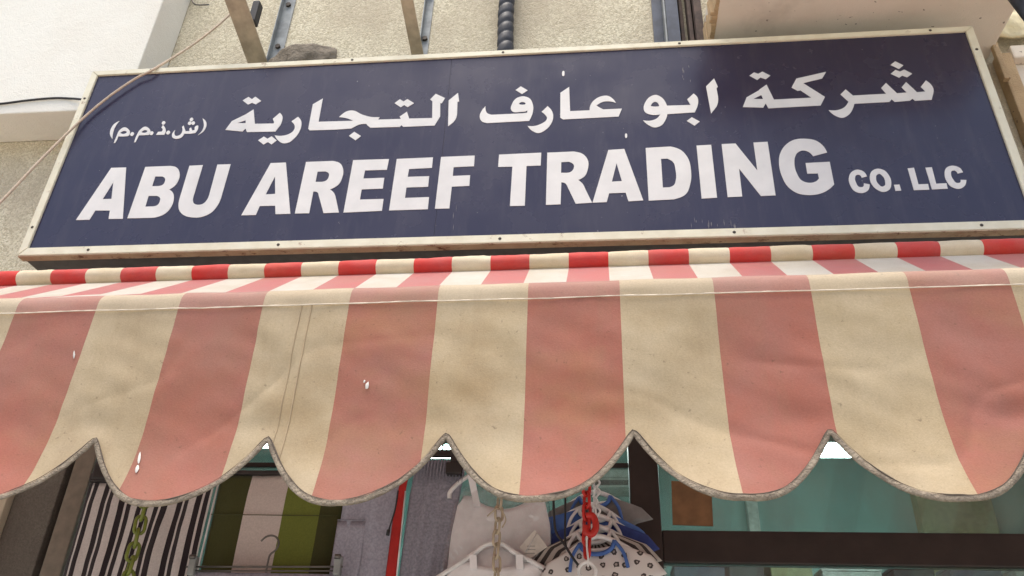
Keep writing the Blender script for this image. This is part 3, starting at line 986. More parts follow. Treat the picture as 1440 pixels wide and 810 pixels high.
# hem stitch under the front bar
pts = [Vector((VX0 + (VX1 - VX0) * i / 900, YB - RB - 0.0022, 2.1165 + 0.0012 * noise.noise(Vector((i * 0.05, 0, 0))))) for i in range(901)]
V, F = tube_data(pts, 0.0008, 6, jitter=0.6)
vchild(mesh_obj('hem_stitch', V, F, 'stitch_thread', None, True))
# vertical joining seam of two cloth widths
for dx in (0.0, 0.0135):
    pts = []
    for i in range(60):
        z = 2.118 + (1.9 - 2.118) * i / 59
        x = -0.087 + dx - 0.004 * (i / 59)
        z = max(z, edge_z(x) + 0.004)
        pts.append(Vector((x, val_y(x, z) - 0.0006, z)))
    V, F = tube_data(pts, 0.0008 if dx else 0.0005, 6)
    vchild(mesh_obj('seam', V, F, 'seam_cloth', None, True))
# tears and frayed spots, light through the holes painted as a pale colour
for (px, py, w, h, tilt) in ((517, 541, 0.0022, 0.0045, 0.1), (513, 535, 0.0012, 0.002, 0.1), (107, 494, 0.0016, 0.0055, -0.3), (198, 640, 0.0018, 0.008, -0.25), (195, 655, 0.0026, 0.0055, -0.2)):
    p = at(px, py, -1.2)
    for _ in range(3):
        p = at(px, py, val_y(p.x, p.z))
    Vp = []
    n = 9
    for j in range(n):
        an = 2 * math.pi * j / n
        rad = 1 + 0.45 * noise.noise(Vector((j * 2.3, px, 0)))
        dx, dz = w * rad * math.cos(an), h * rad * math.sin(an)
        x, z = p.x + dx + dz * -tilt * -1, p.z + dz
        Vp.append(Vector((x, val_y(x, z) - 0.0016, z)))
    Vp.append(Vector((p.x, val_y(p.x, p.z) - 0.0035, p.z)))
    vchild(mesh_obj('tear', Vp, [[j, (j + 1) % n, n] for j in range(n)], 'torn_backlit', None, True))

# the whole awning runs very slightly uphill to the right
for o in list(aw.children) + list(val.children):
    for v in o.data.vertices:
        v.co.z += 0.010 * (v.co.x - 0.2)

# ------------------------------------------------------------------ cables and hardware above
path = [at(-60, 345, -0.10), at(0, 285, -0.07), at(60, 222, -0.04), at(112, 171, -0.015), at(152, 137, -0.015), at(190, 111, -0.015), at(217, 97, -0.015), at(262, 69, 0.03), at(300, 41, 0.06), at(330, 14, 0.08)]
tag(tube('tan_cable', smooth_path(path, 8), 0.0046, 'rope_tan', None, 8, jitter=0.1), 'tan cable strung diagonally across the upper left corner of the sign', 'cable')
path = [at(-50, 149, 0.094), at(0, 146, 0.094), at(40, 141, 0.094), at(75, 138, 0.094), at(100, 138.5, 0.094), at(117, 140, 0.085)]
tag(tube('black_cable', smooth_path(path, 8), 0.0045, 'black_rubber', None, 8), 'thin black cable running along the white ledge to the sign', 'cable')

def angle_bar(name, a, b, wdir, tdir, w, t, mat, parent, lip=0.02):
    """steel angle from a to b: flange of width w along wdir, second flange along tdir"""
    a, b, wd, td = Vector(a), Vector(b), Vector(wdir).normalized(), Vector(tdir).normalized()
    prof = [Vector((0, 0)), Vector((w, 0)), Vector((w, t)), Vector((t, t)), Vector((t, lip)), Vector((0, lip))]
    V = [e + wd * q.x + td * q.y for e in (a, b) for q in prof]
    F = [[i, (i + 1) % 6, 6 + (i + 1) % 6, 6 + i] for i in range(6)] + [[5, 4, 3, 2, 1, 0], [6, 7, 8, 9, 10, 11]]
    o = mesh_obj(name, V, F, mat, parent)
    bm = bmesh.new(); bm.from_mesh(o.data); bmesh.ops.recalc_face_normals(bm, faces=bm.faces); bm.to_mesh(o.data); bm.free()
    return o

def ac_bracket(label, foot, tip, up0, up1, uw, bw):
    br = thing('air_conditioner_bracket', label, 'bracket', tuple(foot), 'air conditioner brackets over the sign')
    angle_bar('upright', up0, up1, (1, 0, 0), (0, -1, 0), uw, 0.004, 'galvanised', br, 0.03)
    angle_bar('arm', foot, tip, (1, 0, 0), (0, 0.2, 1), bw, 0.005, 'bracket_beige', br, 0.035)
    for q in (0.25, 0.55, 0.8):
        p = Vector(up0).lerp(Vector(up1), q) + Vector((uw * 0.5, -0.006, 0))
        V, F = tube_data([p + Vector((0, 0.004, 0)), p + Vector((0, -0.008, 0))], 0.012, 6)
        mesh_obj('bolt', V, F, 'screw_dark', br)
    return br
foot = at(351, 96, 0.235)
b1 = ac_bracket('left air conditioner bracket over the sign, beside the grey cement lump', foot, (foot.x, -0.36, foot.z + 0.135), (-1.075, YW - 0.001, 4.02), (-1.075, YW - 0.001, 4.9), 0.055, 0.085)
V, F = [], []
c0 = at(357, 22, 0.075)
box_data(c0.x - 0.01, c0.x + 0.02, c0.y - 0.02, c0.y + 0.02, c0.z - 0.05, c0.z + 0.07, 0.006, V, F)
mesh_obj('clip', V, F, 'black_rubber', b1)
foot = at(580, 84, 0.235)
b2_ = ac_bracket('right air conditioner bracket over the sign, left of the black ribbed pipe', foot, (foot.x, -0.36, foot.z + 0.135), (-0.415, YW - 0.001, 4.02), (-0.415, YW - 0.001, 4.9), 0.035, 0.05)

# ribbed insulated pipe
V, F = [], []
pts, rads = [], []
n = 260
def rr_pipe(t):
    ph = (t * 26) % 1.0
    return 0.034 * (0.86 + 0.16 * math.sin(math.pi * ph) ** 0.6) * (1 + 0.04 * noise.noise(Vector((t * 60, 0, 0))))
pts = [Vector((-0.046 + 0.006 * noise.noise(Vector((i * 0.02, 0, 0))), YW - 0.045, 3.9 + 1.5 * i / n)) for i in range(n + 1)]
V, F = tube_data(pts, rr_pipe, 16)
pipe = mesh_obj('ribbed_pipe', V, F, 'hose_black', None, True)
for v in pipe.data.vertices:      # tilt each wrap slightly
    v.co.z += (v.co.x + 0.046) * 0.35
tag(pipe, 'black ribbed insulated pipe running up the wall above the middle of the sign', 'pipe')

# steel channel and slats left of the slab
ch = thing('steel_channel', 'dark blue-grey steel channel with brown slats on the wall left of the overhead slab', 'channel', (0.65, YW, 3.95))
box('web', 0.563, 0.655, YW - 0.012, YW - 0.001, 3.87, 5.2, 'dark_steel', ch, 0.002)
box('flange', 0.605, 0.612, YW - 0.06, YW - 0.0125, 3.87, 5.2, 'galvanised', ch, 0.001)
box('flange', 0.613, 0.662, YW - 0.066, YW - 0.0615, 3.87, 5.2, 'dark_steel', ch, 0.001)
box('slat', 0.700, 0.716, YW - 0.06, YW - 0.001, 3.87, 5.2, 'old_wood', ch, 0.002)
box('slat', 0.722, 0.752, YW - 0.09, YW - 0.001, 3.87, 5.2, 'old_wood', ch, 0.002)
box('slat', 0.672, 0.686, YW - 0.03, YW - 0.001, 3.87, 5.2, 'old_wood', ch, 0.002)

# cement lump behind the top rail
bm = bmesh.new()
bmesh.ops.create_icosphere(bm, subdivisions=4, radius=1)
for v in bm.verts:
    d = 1 + 0.34 * noise.noise(v.co * 2.1 + Vector((3, 1, 2))) + 0.07 * noise.noise(v.co * 6)
    v.co = Vector((v.co.x * 0.135 * d, v.co.y * 0.045 * d, v.co.z * 0.12 * d))
    if v.co.z > 0.055:
        v.co.z = 0.055 + (v.co.z - 0.055) * 0.3
me = bpy.data.meshes.new('cement_lump')
bm.to_mesh(me); bm.free()
me.polygons.foreach_set('use_smooth', [True] * len(me.polygons))
me.materials.append(MATS['cement'])
o = bpy.data.objects.new('cement_lump', me)
COL.objects.link(o)
o.location = (-0.895, YW - 0.035, 4.118)
tag(o, 'rounded grey cement lump behind the top edge of the sign', 'cement')
# wire hook
tag(tube('wire_hook', smooth_path([at(267, -14, 0.26), at(269, -4, 0.25), at(272, 4, 0.25), at(278, 7, 0.25), at(294, 6.5, 0.25)], 6), 0.0035, 'wire_metal', None, 6), 'thin bent wire hook on the wall at the top left', 'hook')

# timber framing and hanging sheet right of the sign
fr = thing('timber_frame', 'old plastered timber frame with two rails at the right end of the sign', 'frame', (1.9, YW, 3.4))
box('post', 1.822, 1.872, YW - 0.05, YW - 0.001, 2.95, 3.955, 'tan_plaster', fr, 0.006)
box('rail', 1.8725, 2.6, YW - 0.055, YW - 0.001, 3.92, 3.985, 'soffit_plaster', fr, 0.008)
box('rail', 1.8725, 2.6, YW - 0.055, YW - 0.001, 3.70, 3.76, 'tan_plaster', fr, 0.008)
box('panel', 1.874, 2.6, YW - 0.02, YW - 0.001, 3.762, 3.918, 'soffit_plaster', fr, 0.004)
box('strut', 1.80, 1.822, YW - 0.075, YW - 0.055, 3.80, 4.06, 'tan_plaster', fr, 0.004)
V, F = [], []
n, m = 40, 30
for i in range(n + 1):
    for j in range(m + 1):
        u, v = i / n, j / m
        x = 1.815 + 0.75 * u
        z = 4.55 - 0.57 * v + 0.05 * (1 - u) * v
        y = YW - 0.075 + 0.03 * noise.noise(Vector((u * 5, v * 5, 0))) + 0.012 * noise.noise(Vector((u * 16, v * 14, 3)))
        V.append(Vector((x, y, z)))
k = len(V)
V += [v + Vector((0, 0.012, 0)) for v in V]
for i in range(n):
    for j in range(m):
        a = i * (m + 1) + j
        F.append([a, a + 1, a + m + 2, a + m + 1])
        F.append([k + a, k + a + m + 1, k + a + m + 2, k + a + 1])
for j in range(m):
    F.append([j, k + j, k + j + 1, j + 1]); a = n * (m + 1) + j; F.append([a, a + 1, k + a + 1, k + a])
for i in range(n):
    a = i * (m + 1); F.append([a, a + m + 1, k + a + m + 1, k + a]); a += m; F.append([a, k + a, k + a + m + 1, a + m + 1])
o = mesh_obj('plastic_sheet', V, F, 'cream_sheet', None, True)
tag(o, 'crumpled cream plastic sheet lying on the frame at the top right', 'sheet')
o = tube('steel_rod', [at(1400, -40, -0.1), at(1470, 52, -0.1)], 0.022, 'dark_steel', None, 10)
tag(o, 'dark diagonal steel rod at the top right corner', 'rod')

# ------------------------------------------------------------------ goods hung under the awning
tag(tube('hanging_rail', [(-1.25, -0.02, 2.455), (0.55, -0.02, 2.455)], 0.011, 'wire_metal', None, 10), 'steel hanging rail hidden high behind the scalloped valance', 'rail')
for nm_x in ():
    pass

def cloth(name, left, right, ztop, zbot, Y, mat, parent=None, folds=4, amp=0.006, thick=0.010, nx=48, nz=40, scoop=None, seed=0.0, warp=None):
    """hanging double-layer cloth; left/right are [(z, x)] rising in z; scoop(u) lowers the top edge"""
    V, U, F = [], [], []
    L = sorted(left); Rr = sorted(right)
    for side in (0, 1):
        for i in range(nx + 1):
            u = i / nx
            for j in range(nz + 1):
                v = j / nz
                zt = ztop - (scoop(u) if scoop else 0)
                z = zt + (zbot - zt) * v
                zn = ztop + (zbot - ztop) * v
                xl, xr = clerp(L, zn), clerp(Rr, zn)
                x = xl + (xr - xl) * u
                e = math.sin(math.pi * min(1, max(0, u))) ** 0.35
                y = Y + amp * math.sin(2 * math.pi * (folds * u + 0.25 * math.sin(2.5 * v + seed)) + seed) * (0.4 + 0.6 * v)
                y += amp * 1.1 * noise.noise(Vector((x * 9 + seed, z * 5, seed)))
                y += amp * 0.35 * noise.noise(Vector((x * 34 + seed, z * 22, seed)))
                y += (-0.5 + side) * thick * e * min(1, 0.25 + v * 8)
                V.append(Vector((x, y, z)))
                uu = u + (warp(u, v) if warp else 0)
                U.append((uu, v))
    S = (nx + 1) * (nz + 1)
    for i in range(nx):
        for j in range(nz):
            a = i * (nz + 1) + j
            F.append([a, a + 1, a + nz + 2, a + nz + 1])
            F.append([S + a, S + a + nz + 1, S + a + nz + 2, S + a + 1])
    for j in range(nz):
        F.append([j, S + j, S + j + 1, j + 1])
        a = nx * (nz + 1) + j
        F.append([a, a + 1, S + a + 1, S + a])
    for i in range(nx):
        a = i * (nz + 1)
        F.append([a, a + nz + 1, S + a + nz + 1, S + a])
        a += nz
        F.append([a, S + a, S + a + nz + 1, a + nz + 1])
    return mesh_obj(name, V, F, mat, parent, True, U)

# black and white striped towel
t = thing('striped_towel', 'black and white striped towel hanging at the far left behind the green chain', 'towel', (-0.94, 0.01, 2.3))
cloth('cloth', [(1.6, -1.125), (2.235, -1.135)], [(1.6, -0.775), (2.235, -0.762)], 2.236, 1.62, 0.01, 'towel_black_white', t, 5, 0.007, 0.016, 90, 50, seed=1.2,
      warp=lambda u, v: 0.035 * math.exp(-((u - 0.60) / 0.09) ** 2) * math.sin(4 * v + 0.4) + 0.006 * math.sin(9 * v + 7 * u))
box('hanger_bar', -1.13, -0.765, -0.004, 0.024, 2.2365, 2.262, 'hanger_dark', t, 0.004)
box('hanger_clip', -1.118, -1.07, -0.016, 0.034, 2.240, 2.325, 'hanger_dark', t, 0.006)
tube('hanger_hook', smooth_path([(-0.945, 0.01, 2.26), (-0.945, 0.01, 2.42), (-0.945, -0.01, 2.47), (-0.945, -0.035, 2.455)], 5), 0.003, 'wire_metal', t, 6)
box('hanger_clip', -0.82, -0.775, -0.016, 0.034, 2.240, 2.325, 'hanger_dark', t, 0.006)

# green and cream banded towel
t = thing('green_towel', 'olive green towel with one cream band hanging between the striped towel and grey trousers', 'towel', (-0.57, 0.02, 2.3))
cloth('cloth', [(1.6, -0.756), (2.262, -0.752)], [(1.6, -0.408), (2.262, -0.385)], 2.262, 1.62, 0.02, 'towel_green', t, 2.5, 0.004, 0.016, 50, 50, seed=4.0)
box('hanger_bar', -0.75, -0.39, 0.008, 0.032, 2.2625, 2.274, 'hanger_dark', t, 0.003)
tube('hem_line', smooth_path([(-0.752, 0.007, 2.15), (-0.65, 0.004, 2.149), (-0.52, 0.006, 2.149), (-0.40, 0.008, 2.15)], 8), 0.0012, 'towel_green', t, 5)
tube('edge_piping', [(-0.7535, 0.012, 2.24), (-0.756, 0.008, 1.95)], 0.0028, 'plastic_white', t, 6)
tube('hanger_hook', smooth_path([(-0.57, 0.02, 2.27), (-0.57, 0.02, 2.42), (-0.57, -0.005, 2.475), (-0.57, -0.035, 2.455)], 5), 0.003, 'wire_metal', t, 6)

# wire clip hanger in front of it with a grey cloth
t = thing('clip_hanger', 'wire clip hanger with open hook in front of the green towel', 'hanger', (-0.57, -0.06, 2.02))
YH = -0.06
pa, pb = at(262, 797, YH), at(482, 797, YH)
tube('bar', [pa, pb], 0.0026, 'wire_metal', t, 8)
tube('lower_bar', [pa + Vector((0.005, 0, -0.010)), pb + Vector((-0.005, 0, -0.010))], 0.002, 'wire_metal', t, 6)
for p in (pa + Vector((0.018, 0, 0)), pb - Vector((0.012, 0, 0))):
    box('clip', p.x - 0.009, p.x + 0.009, YH - 0.012, YH + 0.010, p.z - 0.022, p.z + 0.026, 'galvanised', t, 0.004)
    tube('clip_spring', [(p.x - 0.007, YH - 0.014, p.z + 0.022), (p.x + 0.007, YH - 0.014, p.z + 0.022)], 0.006, 'wire_metal', t, 8)
hk = [at(374, 805, YH), at(377, 790, YH), at(380, 780, YH), at(388, 773, YH), at(392, 764, YH), at(389, 756, YH), at(382, 753, YH), at(374, 755, YH), at(367, 761, YH)]
tube('hook', smooth_path(hk, 6), 0.0026, 'wire_metal', t, 7)
o = cloth('grey_shorts', [(1.6, pa.x + 0.01), (2.0, pa.x + 0.012)], [(1.6, pb.x - 0.01), (2.0, pb.x - 0.012)], pa.z - 0.012, 1.62, YH + 0.004, 'grey_jersey', None, 3, 0.004, 0.012, 36, 20, seed=7)
tag(o, 'grey garment clipped to the wire hanger at the bottom edge of the picture', 'clothing')

# grey sports trousers with red piping
t = thing('grey_trousers', 'grey jersey trousers with pocket and red side stripe beside the green towel', 'trousers', (-0.3, 0.0, 2.4))
cloth('leg', [(1.6, -0.40), (2.2, -0.385), (2.42, -0.38)], [(1.6, -0.245), (2.2, -0.232), (2.42, -0.215)], 2.42, 1.62, 0.0, 'grey_jersey', t, 2.2, 0.006, 0.024, 40, 40, seed=2.0)
pz = at(507, 733, -0.014).z
cloth('pocket', [(1.6, -0.398), (2.175, -0.388)], [(1.6, -0.330), (2.175, -0.308)], pz, 1.8, -0.0118, 'grey_jersey', t, 0.8, 0.001, 0.003, 16, 16, seed=0.5)
tube('pocket_welt', [(-0.386, -0.0205, pz + 0.001), (-0.312, -0.0205, pz + 0.002)], 0.0016, 'grey_jersey_dark', t, 6)
tube('piping', [(-0.213, -0.016, 2.21), (-0.2125, -0.018, 1.95)], 0.0022, 'plastic_white', t, 6)
cloth('side_stripe', [(1.6, -0.252), (2.15, -0.240), (2.25, -0.230), (2.42, -0.212)], [(1.6, -0.212), (2.2, -0.214), (2.42, -0.196)], 2.40, 1.62, -0.012, 'red_cotton', t, 0.5, 0.001, 0.008, 8, 30, seed=0.1)
tube('cord', smooth_path([at(560, 690, -0.03), at(556, 715, -0.03), at(549, 738, -0.03), at(546, 748, -0.03)], 6), 0.0022, 'black_rubber', t, 6)
tube('cord_end', [at(546.5, 745, -0.03), at(545, 753, -0.03)], 0.0045, 'black_rubber', t, 8)
box('waistband', -0.382, -0.212, -0.014, 0.016, 2.405, 2.45, 'grey_jersey_dark', t, 0.006)

t = thing('dark_grey_trousers', 'darker grey trousers with gathered waist on a black clip hanger beside the white camisole', 'trousers', (-0.14, 0.0, 2.3))
def pleat(u):
    return 0.004 * math.sin(u * 40)
cloth('leg', [(1.6, -0.222), (2.2, -0.205), (2.30, -0.196)], [(1.6, -0.105), (2.1, -0.082), (2.30, -0.055)], 2.300, 1.62, 0.004, 'grey_jersey_dark', t, 3.2, 0.0055, 0.024, 60, 50, seed=5.0)
V, F = [], []
for i in range(16):
    x = -0.192 + i * 0.0088
    tube_data(smooth_path([(x, -0.010, 2.298), (x - 0.001, -0.014, 2.272), (x - 0.003, -0.012, 2.235)], 5), lambda q: 0.0034 * (1 - 0.8 * q), 6, V, F)
mesh_obj('waist_gathers', V, F, 'grey_jersey_dark', t, True)
box('hanger_bar', -0.20, -0.05, -0.006, 0.012, 2.31, 2.33, 'hanger_dark', t, 0.003)
cp = at(638, 657, -0.02)
box('hanger_clip', cp.x - 0.02, cp.x + 0.024, -0.03, 0.012, cp.z - 0.020, cp.z + 0.012, 'hanger_dark', t, 0.004)
box('hanger_clip', cp.x - 0.010, cp.x + 0.014, -0.026, 0.010, cp.z + 0.0125, cp.z + 0.045, 'hanger_dark', t, 0.004)
tube('hanger_hook', smooth_path([(-0.125, 0.003, 2.33), (-0.125, 0.003, 2.43), (-0.125, -0.005, 2.475), (-0.125, -0.035, 2.455)], 5), 0.003, 'wire_metal', t, 6)

# camisoles in clear bags
def camisole(name, label, Y, pts_l, pts_r, zt, zb, neck_d, hang, straps, bag):
    c = thing(name, label, 'camisole', (0.03, Y, zt + 0.1), 'white camisoles in clear bags')
    cloth('bodice', pts_l, pts_r, zt, zb, Y, 'white_cotton', c, 2.0, 0.004, 0.020, 50, 40, scoop=lambda u: neck_d * math.sin(math.pi * min(1, max(0, (u - 0.12) / 0.76))) ** 0.7, seed=Y * 40)
    for (a, b) in straps:
        d = (b - a)
        s = Vector((0.009, 0, 0))
        V = [a - s, a + s, b + s, b - s]
        V += [v + Vector((0, 0.004, 0)) for v in V]
        mesh_obj('strap', V, [[0, 1, 2, 3], [7, 6, 5, 4], [0, 4, 5, 1], [1, 5, 6, 2], [2, 6, 7, 3], [3, 7, 4, 0]], 'white_cotton', c)
    V, F = tube_data(smooth_path(hang, 7), 0.006, 9)
    mesh_obj('hanger', V, F, 'plastic_white', c, True)
    if bag:
        cloth('clear_bag', bag[0], bag[1], bag[2], zb, Y - 0.002, 'clear_film', c, 1.3, 0.006, 0.05, 36, 36, seed=3.3)
    return c
Y1 = 0.0
A = lambda x, y: at(x, y, Y1)
def zx(p):
    return (p.z, p.x)
c1 = camisole('white_camisole', 'white camisole in a clear bag hanging behind the beige chain', Y1,
    [(1.6, A(600, 860).x), zx(A(627, 766)), zx(A(642, 713)), zx(A(652, 699))], [(1.6, A(778, 860).x), zx(A(774, 741)), zx(A(766, 703)), zx(A(758, 692))],
    A(655, 697).z, 1.62, 0.035,
    [at(632, 701, -0.004), at(633, 692, -0.004), at(645, 679, -0.004), at(663, 667, -0.004), at(690, 652, -0.004), at(705, 645, -0.004), at(725, 655, -0.004), at(752, 676, -0.004), at(770, 694, -0.004), at(771, 703, -0.004)],
    [(at(662, 668, -0.014), at(671, 712, -0.014)), (at(752, 676, -0.014), at(748, 700, -0.014))],
    ([(1.6, A(590, 860).x), zx(A(620, 766)), zx(A(636, 713)), zx(A(652, 688))], [(1.6, A(783, 860).x), zx(A(777, 741)), zx(A(772, 703)), zx(A(760, 685))], A(655, 685).z))
tube('hanger_hook', smooth_path([at(705, 646, -0.004), at(705, 625, -0.004), (at(705, 600, -0.004)), Vector((0.045, -0.035, 2.455))], 5), 0.003, 'plastic_white', c1, 6)
Y2 = -0.055
B = lambda x, y: at(x, y, Y2)
c2 = camisole('white_camisole', 'lower white camisole on a curved white hanger at the bottom edge', Y2,
    [(1.55, B(600, 900).x), zx(B(628, 808)), zx(B(650, 792))], [(1.55, B(800, 900).x), zx(B(770, 808)), zx(B(748, 792))],
    B(655, 791).z, 1.58, 0.012,
    [B(600, 822), B(622, 808), B(645, 793), B(667, 778), B(680, 768), B(693, 764), B(707, 765), B(722, 776), B(745, 788), B(768, 801), B(790, 815)],
    [(at(665, 780, Y2 - 0.01), at(666, 800, Y2 - 0.01)), (at(730, 780, Y2 - 0.01), at(731, 800, Y2 - 0.01))], None)
# second, flat shoulder sheet filling below the curved hanger
p = [B(606, 822), B(648, 796), B(682, 772), B(694, 768), B(706, 770), B(724, 780), B(768, 804), B(784, 822)]
V = [q + Vector((0, 0.006, 0)) for q in p] + [q + Vector((0, 0.006, -0.25)) for q in p]
n = len(p)
V += [q + Vector((0, 0.006, 0)) for q in V]
F = []
for i in range(n - 1):
    F.append([i, i + n, i + n + 1, i + 1])
    F.append([i + 2 * n, i + 2 * n + 1, i + 3 * n + 1, i + 3 * n])
    F.append([i, i + 1, i + 1 + 2 * n, i + 2 * n])
mesh_obj('shoulder_cover', V, F, 'white_cotton', c2, True)
# price card in the bag
t = thing('price_card', 'small white diamond-set price card in the clear bag at its right side', 'tag', tuple(at(747, 772, -0.04)))
YC = -0.04
V = [at(752, 745, YC), at(770, 769, YC), at(745, 786, YC), at(730, 770, YC)]
V += [v + Vector((0, 0.0015, 0)) for v in V]
mesh_obj('card', V, [[0, 3, 2, 1], [4, 5, 6, 7], [0, 1, 5, 4], [1, 2, 6, 5], [2, 3, 7, 6], [3, 0, 4, 7]], 'paper_white', t)
for (a, b) in (((741, 768), (752, 768)), ((740, 773), (753, 773)), ((739, 778), (752, 778))):
    tube('print_line', [at(*a, YC - 0.001), at(*b, YC - 0.001)], 0.0008, 'grey_cotton', t, 4)
tube('fold_line', [at(739, 777, YC - 0.001), at(755, 749, YC - 0.001)], 0.0012, 'plastic_white', t, 4)

# baby suits on white hangers, one behind the other
def baby_suit(label, cx, zn, Y, mat, trim, w, hz, zb, sleeve, seed, sleeve_mat=None):
    s = thing('baby_suit', label, 'baby clothes', (cx, Y, zn), 'baby suits hung one behind the other')
    h = w / 2
    left = [(zb, cx - h * 0.72), (zn - hz - 0.012, cx - h * 0.74), (zn - hz, cx - h - sleeve), (zn - hz * 0.45, cx - h * 0.98), (zn, cx - 0.045)]
    right = [(zb, cx + h * 0.72), (zn - hz - 0.012, cx + h * 0.74), (zn - hz, cx + h + sleeve), (zn - hz * 0.45, cx + h * 0.98), (zn, cx + 0.045)]
    neck = lambda u: 0.030 * math.sin(math.pi * min(1, max(0, (u - 0.10) / 0.80))) ** 0.6
    cloth('body', left, right, zn, zb, Y, mat, s, 1.6, 0.003, 0.022, 44, 54, scoop=neck, seed=seed)
    ring = []
    for i in range(15):
        u = -1 + 2 * i / 14
        ring.append(Vector((cx + 0.043 * u, Y - 0.012 + 0.004 * abs(u), zn - 0.030 * (1 - u * u) ** 0.5 + 0.002)))
    tube('neck_trim', ring, 0.0055, trim, s, 7)
    for sg in (-1, 1):
        tube('lap_trim', smooth_path([(cx + sg * 0.043, Y - 0.009, zn), (cx + sg * 0.062, Y - 0.014, zn - 0.030), (cx + sg * 0.070, Y - 0.015, zn - 0.065)], 5), 0.0045, trim, s, 6)
    hang = [Vector((cx + q * 0.086, Y + 0.006, zn + 0.018 - 0.045 * abs(q) ** 1.5)) for q in (-1, -0.75, -0.5, -0.25, 0, 0.25, 0.5, 0.75, 1)]
    tube('hanger', smooth_path(hang, 4), 0.0065, 'plastic_white', s, 8)
    tube('hanger_crossbar', smooth_path([(cx - 0.06, Y + 0.006, zn - 0.008), (cx, Y + 0.003, zn - 0.016), (cx + 0.06, Y + 0.006, zn - 0.008)], 5), 0.005, 'plastic_white', s, 7)
    tube('hanger_hook', smooth_path([(cx, Y + 0.006, zn + 0.015), (cx, Y + 0.006, zn + 0.06), (cx + 0.012, Y + 0.006, zn + 0.08), (cx, Y + 0.006, zn + 0.095)], 5), 0.003, 'plastic_white', s, 6)
    return s
SU = [('grey baby suit at the back of the row beside the window mullion', 700, 0.10, 'grey_cotton', 'blue_cotton', 0.25, 0.065, 0.030, 1.0),
      ('plain blue baby suit second from the back of the row', 719, 0.055, 'blue_cotton', 'plastic_white', 0.26, 0.070, 0.030, 2.0),
      ('deep blue baby suit in the middle of the row, under the paler blue one', 734, 0.010, 'deep_blue', 'plastic_white', 0.265, 0.075, 0.030, 3.0),
      ('black and white striped baby suit second from the front of the row', 749, -0.040, 'stripe_knit', 'plastic_white', 0.265, 0.075, 0.032, 4.0),
      ('front white baby suit with dark paw prints and blue neck trim', 764, -0.085, 'paw_print', 'blue_cotton', 0.26, 0.085, 0.030, 5.0)]
for lab, py, Y, m, tr_, w, hz, sl, sd_ in SU:
    q = at(838, py, Y)
    s_ = baby_suit(lab, q.x + random.uniform(-0.006, 0.006), q.z, Y, m, tr_, w, hz, 1.66, sl, sd_)
    s_.rotation_euler = (0, random.uniform(-0.09, 0.09), random.uniform(-0.14, 0.14))

# chains
def link_mesh(name, L, W, r):
    pts = []
    hl, hw = L / 2 - W / 2, W / 2
    for j in range(7):
        a = math.pi * j / 6
        pts.append(Vector((hw * math.cos(a), 0, hl + hw * math.sin(a))))
    for j in range(7):
        a = math.pi + math.pi * j / 6
        pts.append(Vector((hw * math.cos(a), 0, -hl + hw * math.sin(a))))
    return tube_data(pts, r, 7, closed=True)
def chain(label, top, bottom, L, W, r, mat, sway=0.0):
    top, bottom = Vector(top), Vector(bottom)
    ch_ = thing('plastic_chain', label, 'chain', tuple(top), 'plastic chains hanging under the awning')
    V, F = link_mesh('link', L, W, r)
    first = None
    step = L - 2.6 * r
    d = bottom - top
    n = int(d.length / step)
    ang0 = math.atan2(d.x, -d.z)
    for i in range(n):
        p = top + d * ((i + 0.5) / n) + Vector((sway * math.sin(i * 1.1), 0, 0))
        if first is None:
            o = first = mesh_obj('link', V, F, mat, ch_, True)
        else:
            o = first.copy()
            COL.objects.link(o)
        o.location = p
        o.rotation_euler = (random.uniform(-0.06, 0.06), -ang0 + random.uniform(-0.08, 0.08), R(38) + (R(90) if i % 2 else 0) + random.uniform(-0.15, 0.15))
    return ch_
gt, gb = at(203, 690, -0.10), at(182, 815, -0.10)
dg = (gt - gb).normalized()
chain('olive green plastic chain hanging in front of the striped towel', gt + Vector((0, 0, 0.2)), (gb.x, -0.10, gb.z - 0.12), 0.046, 0.024, 0.0047, 'chain_green', 0.002)
gt, gb = at(702, 690, -0.11), at(697, 815, -0.11)
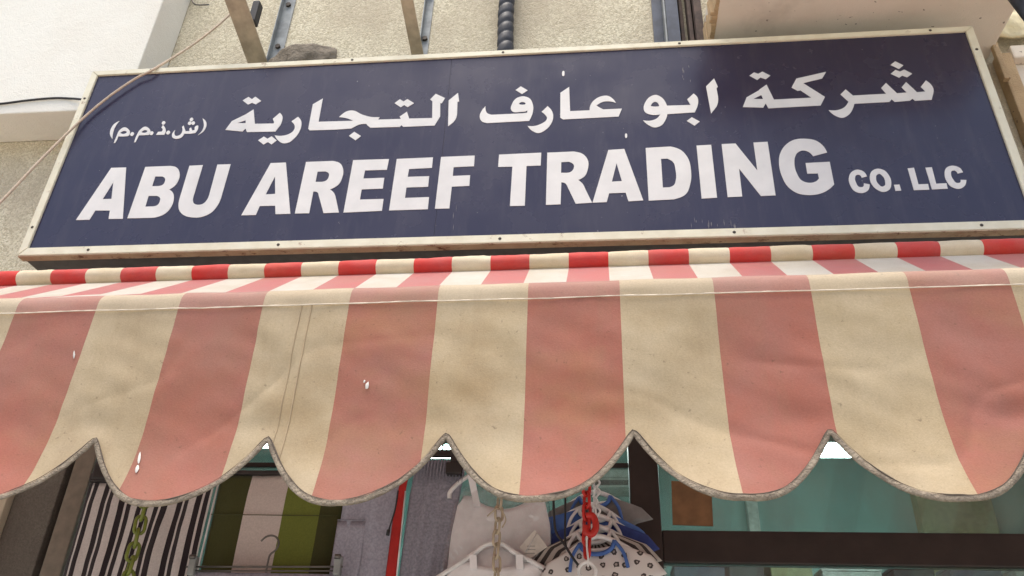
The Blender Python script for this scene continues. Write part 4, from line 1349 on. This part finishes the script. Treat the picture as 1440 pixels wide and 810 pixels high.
chain('beige plastic chain hanging in front of the white camisole', gt + Vector((0, 0, 0.2)), (gb.x, -0.11, gb.z - 0.10), 0.038, 0.019, 0.0034, 'chain_beige', 0.002)
gt, gb = at(824, 690, -0.14), at(826, 782, -0.14)
rc = chain('red plastic chain with a red hook hanging in front of the baby suits', gt + Vector((0, 0, 0.2)), (gb.x, -0.14, gb.z), 0.040, 0.020, 0.0042, 'chain_red', 0.001)
hp = at(829, 739, -0.15)
o = tube('hook', smooth_path([hp + Vector((-0.008, 0, 0.022)), hp + Vector((0.006, 0, 0.024)), hp + Vector((0.014, 0, 0.010)), hp + Vector((0.014, 0, -0.008)), hp + Vector((0.004, 0, -0.020)), hp + Vector((-0.008, 0, -0.016)), hp + Vector((-0.009, 0, 0.0))], 5), 0.0085, 'chain_red', rc, 9)
rg = at(826, 803, -0.15)
ring = [rg + Vector((0.020 * math.cos(a * math.pi / 12), 0, 0.020 * math.sin(a * math.pi / 12))) for a in range(24)]
t = thing('white_ring', 'white plastic ring on a short white cord at the end of the red chain', 'ring', tuple(rg))
tube('ring', ring, 0.0042, 'plastic_white', t, 8, closed=True)
tube('cord', smooth_path([at(826, 744, -0.152), at(825, 765, -0.152), at(827, 785, -0.152), at(827, 797, -0.152)], 5), 0.0024, 'plastic_white', t, 6)
# short wire tie on the beige chain
tag(tube('wire_tie', smooth_path([at(685, 726, -0.118), at(692, 720, -0.12), at(700, 715, -0.123), at(708, 722, -0.12), at(711, 732, -0.118), at(706, 742, -0.117)], 5), 0.0018, 'chain_beige', None, 6), 'thin twisted tie wound around the beige chain', 'tie')
# black flexes
tag(tube('black_flex', smooth_path([at(778, 690, -0.12), at(779, 722, -0.12), at(782, 748, -0.12), at(794, 766, -0.12), at(806, 785, -0.12), at(815, 797, -0.12)], 6), 0.0032, 'black_rubber', None, 7), 'black flex curving down in front of the baby suits', 'cable')
tag(tube('black_flex', smooth_path([at(795, 690, -0.115), at(795, 720, -0.115), at(794.5, 750, -0.115), at(796, 772, -0.115)], 6), 0.0026, 'black_rubber', None, 7), 'straight black flex hanging beside the red chain', 'cable')
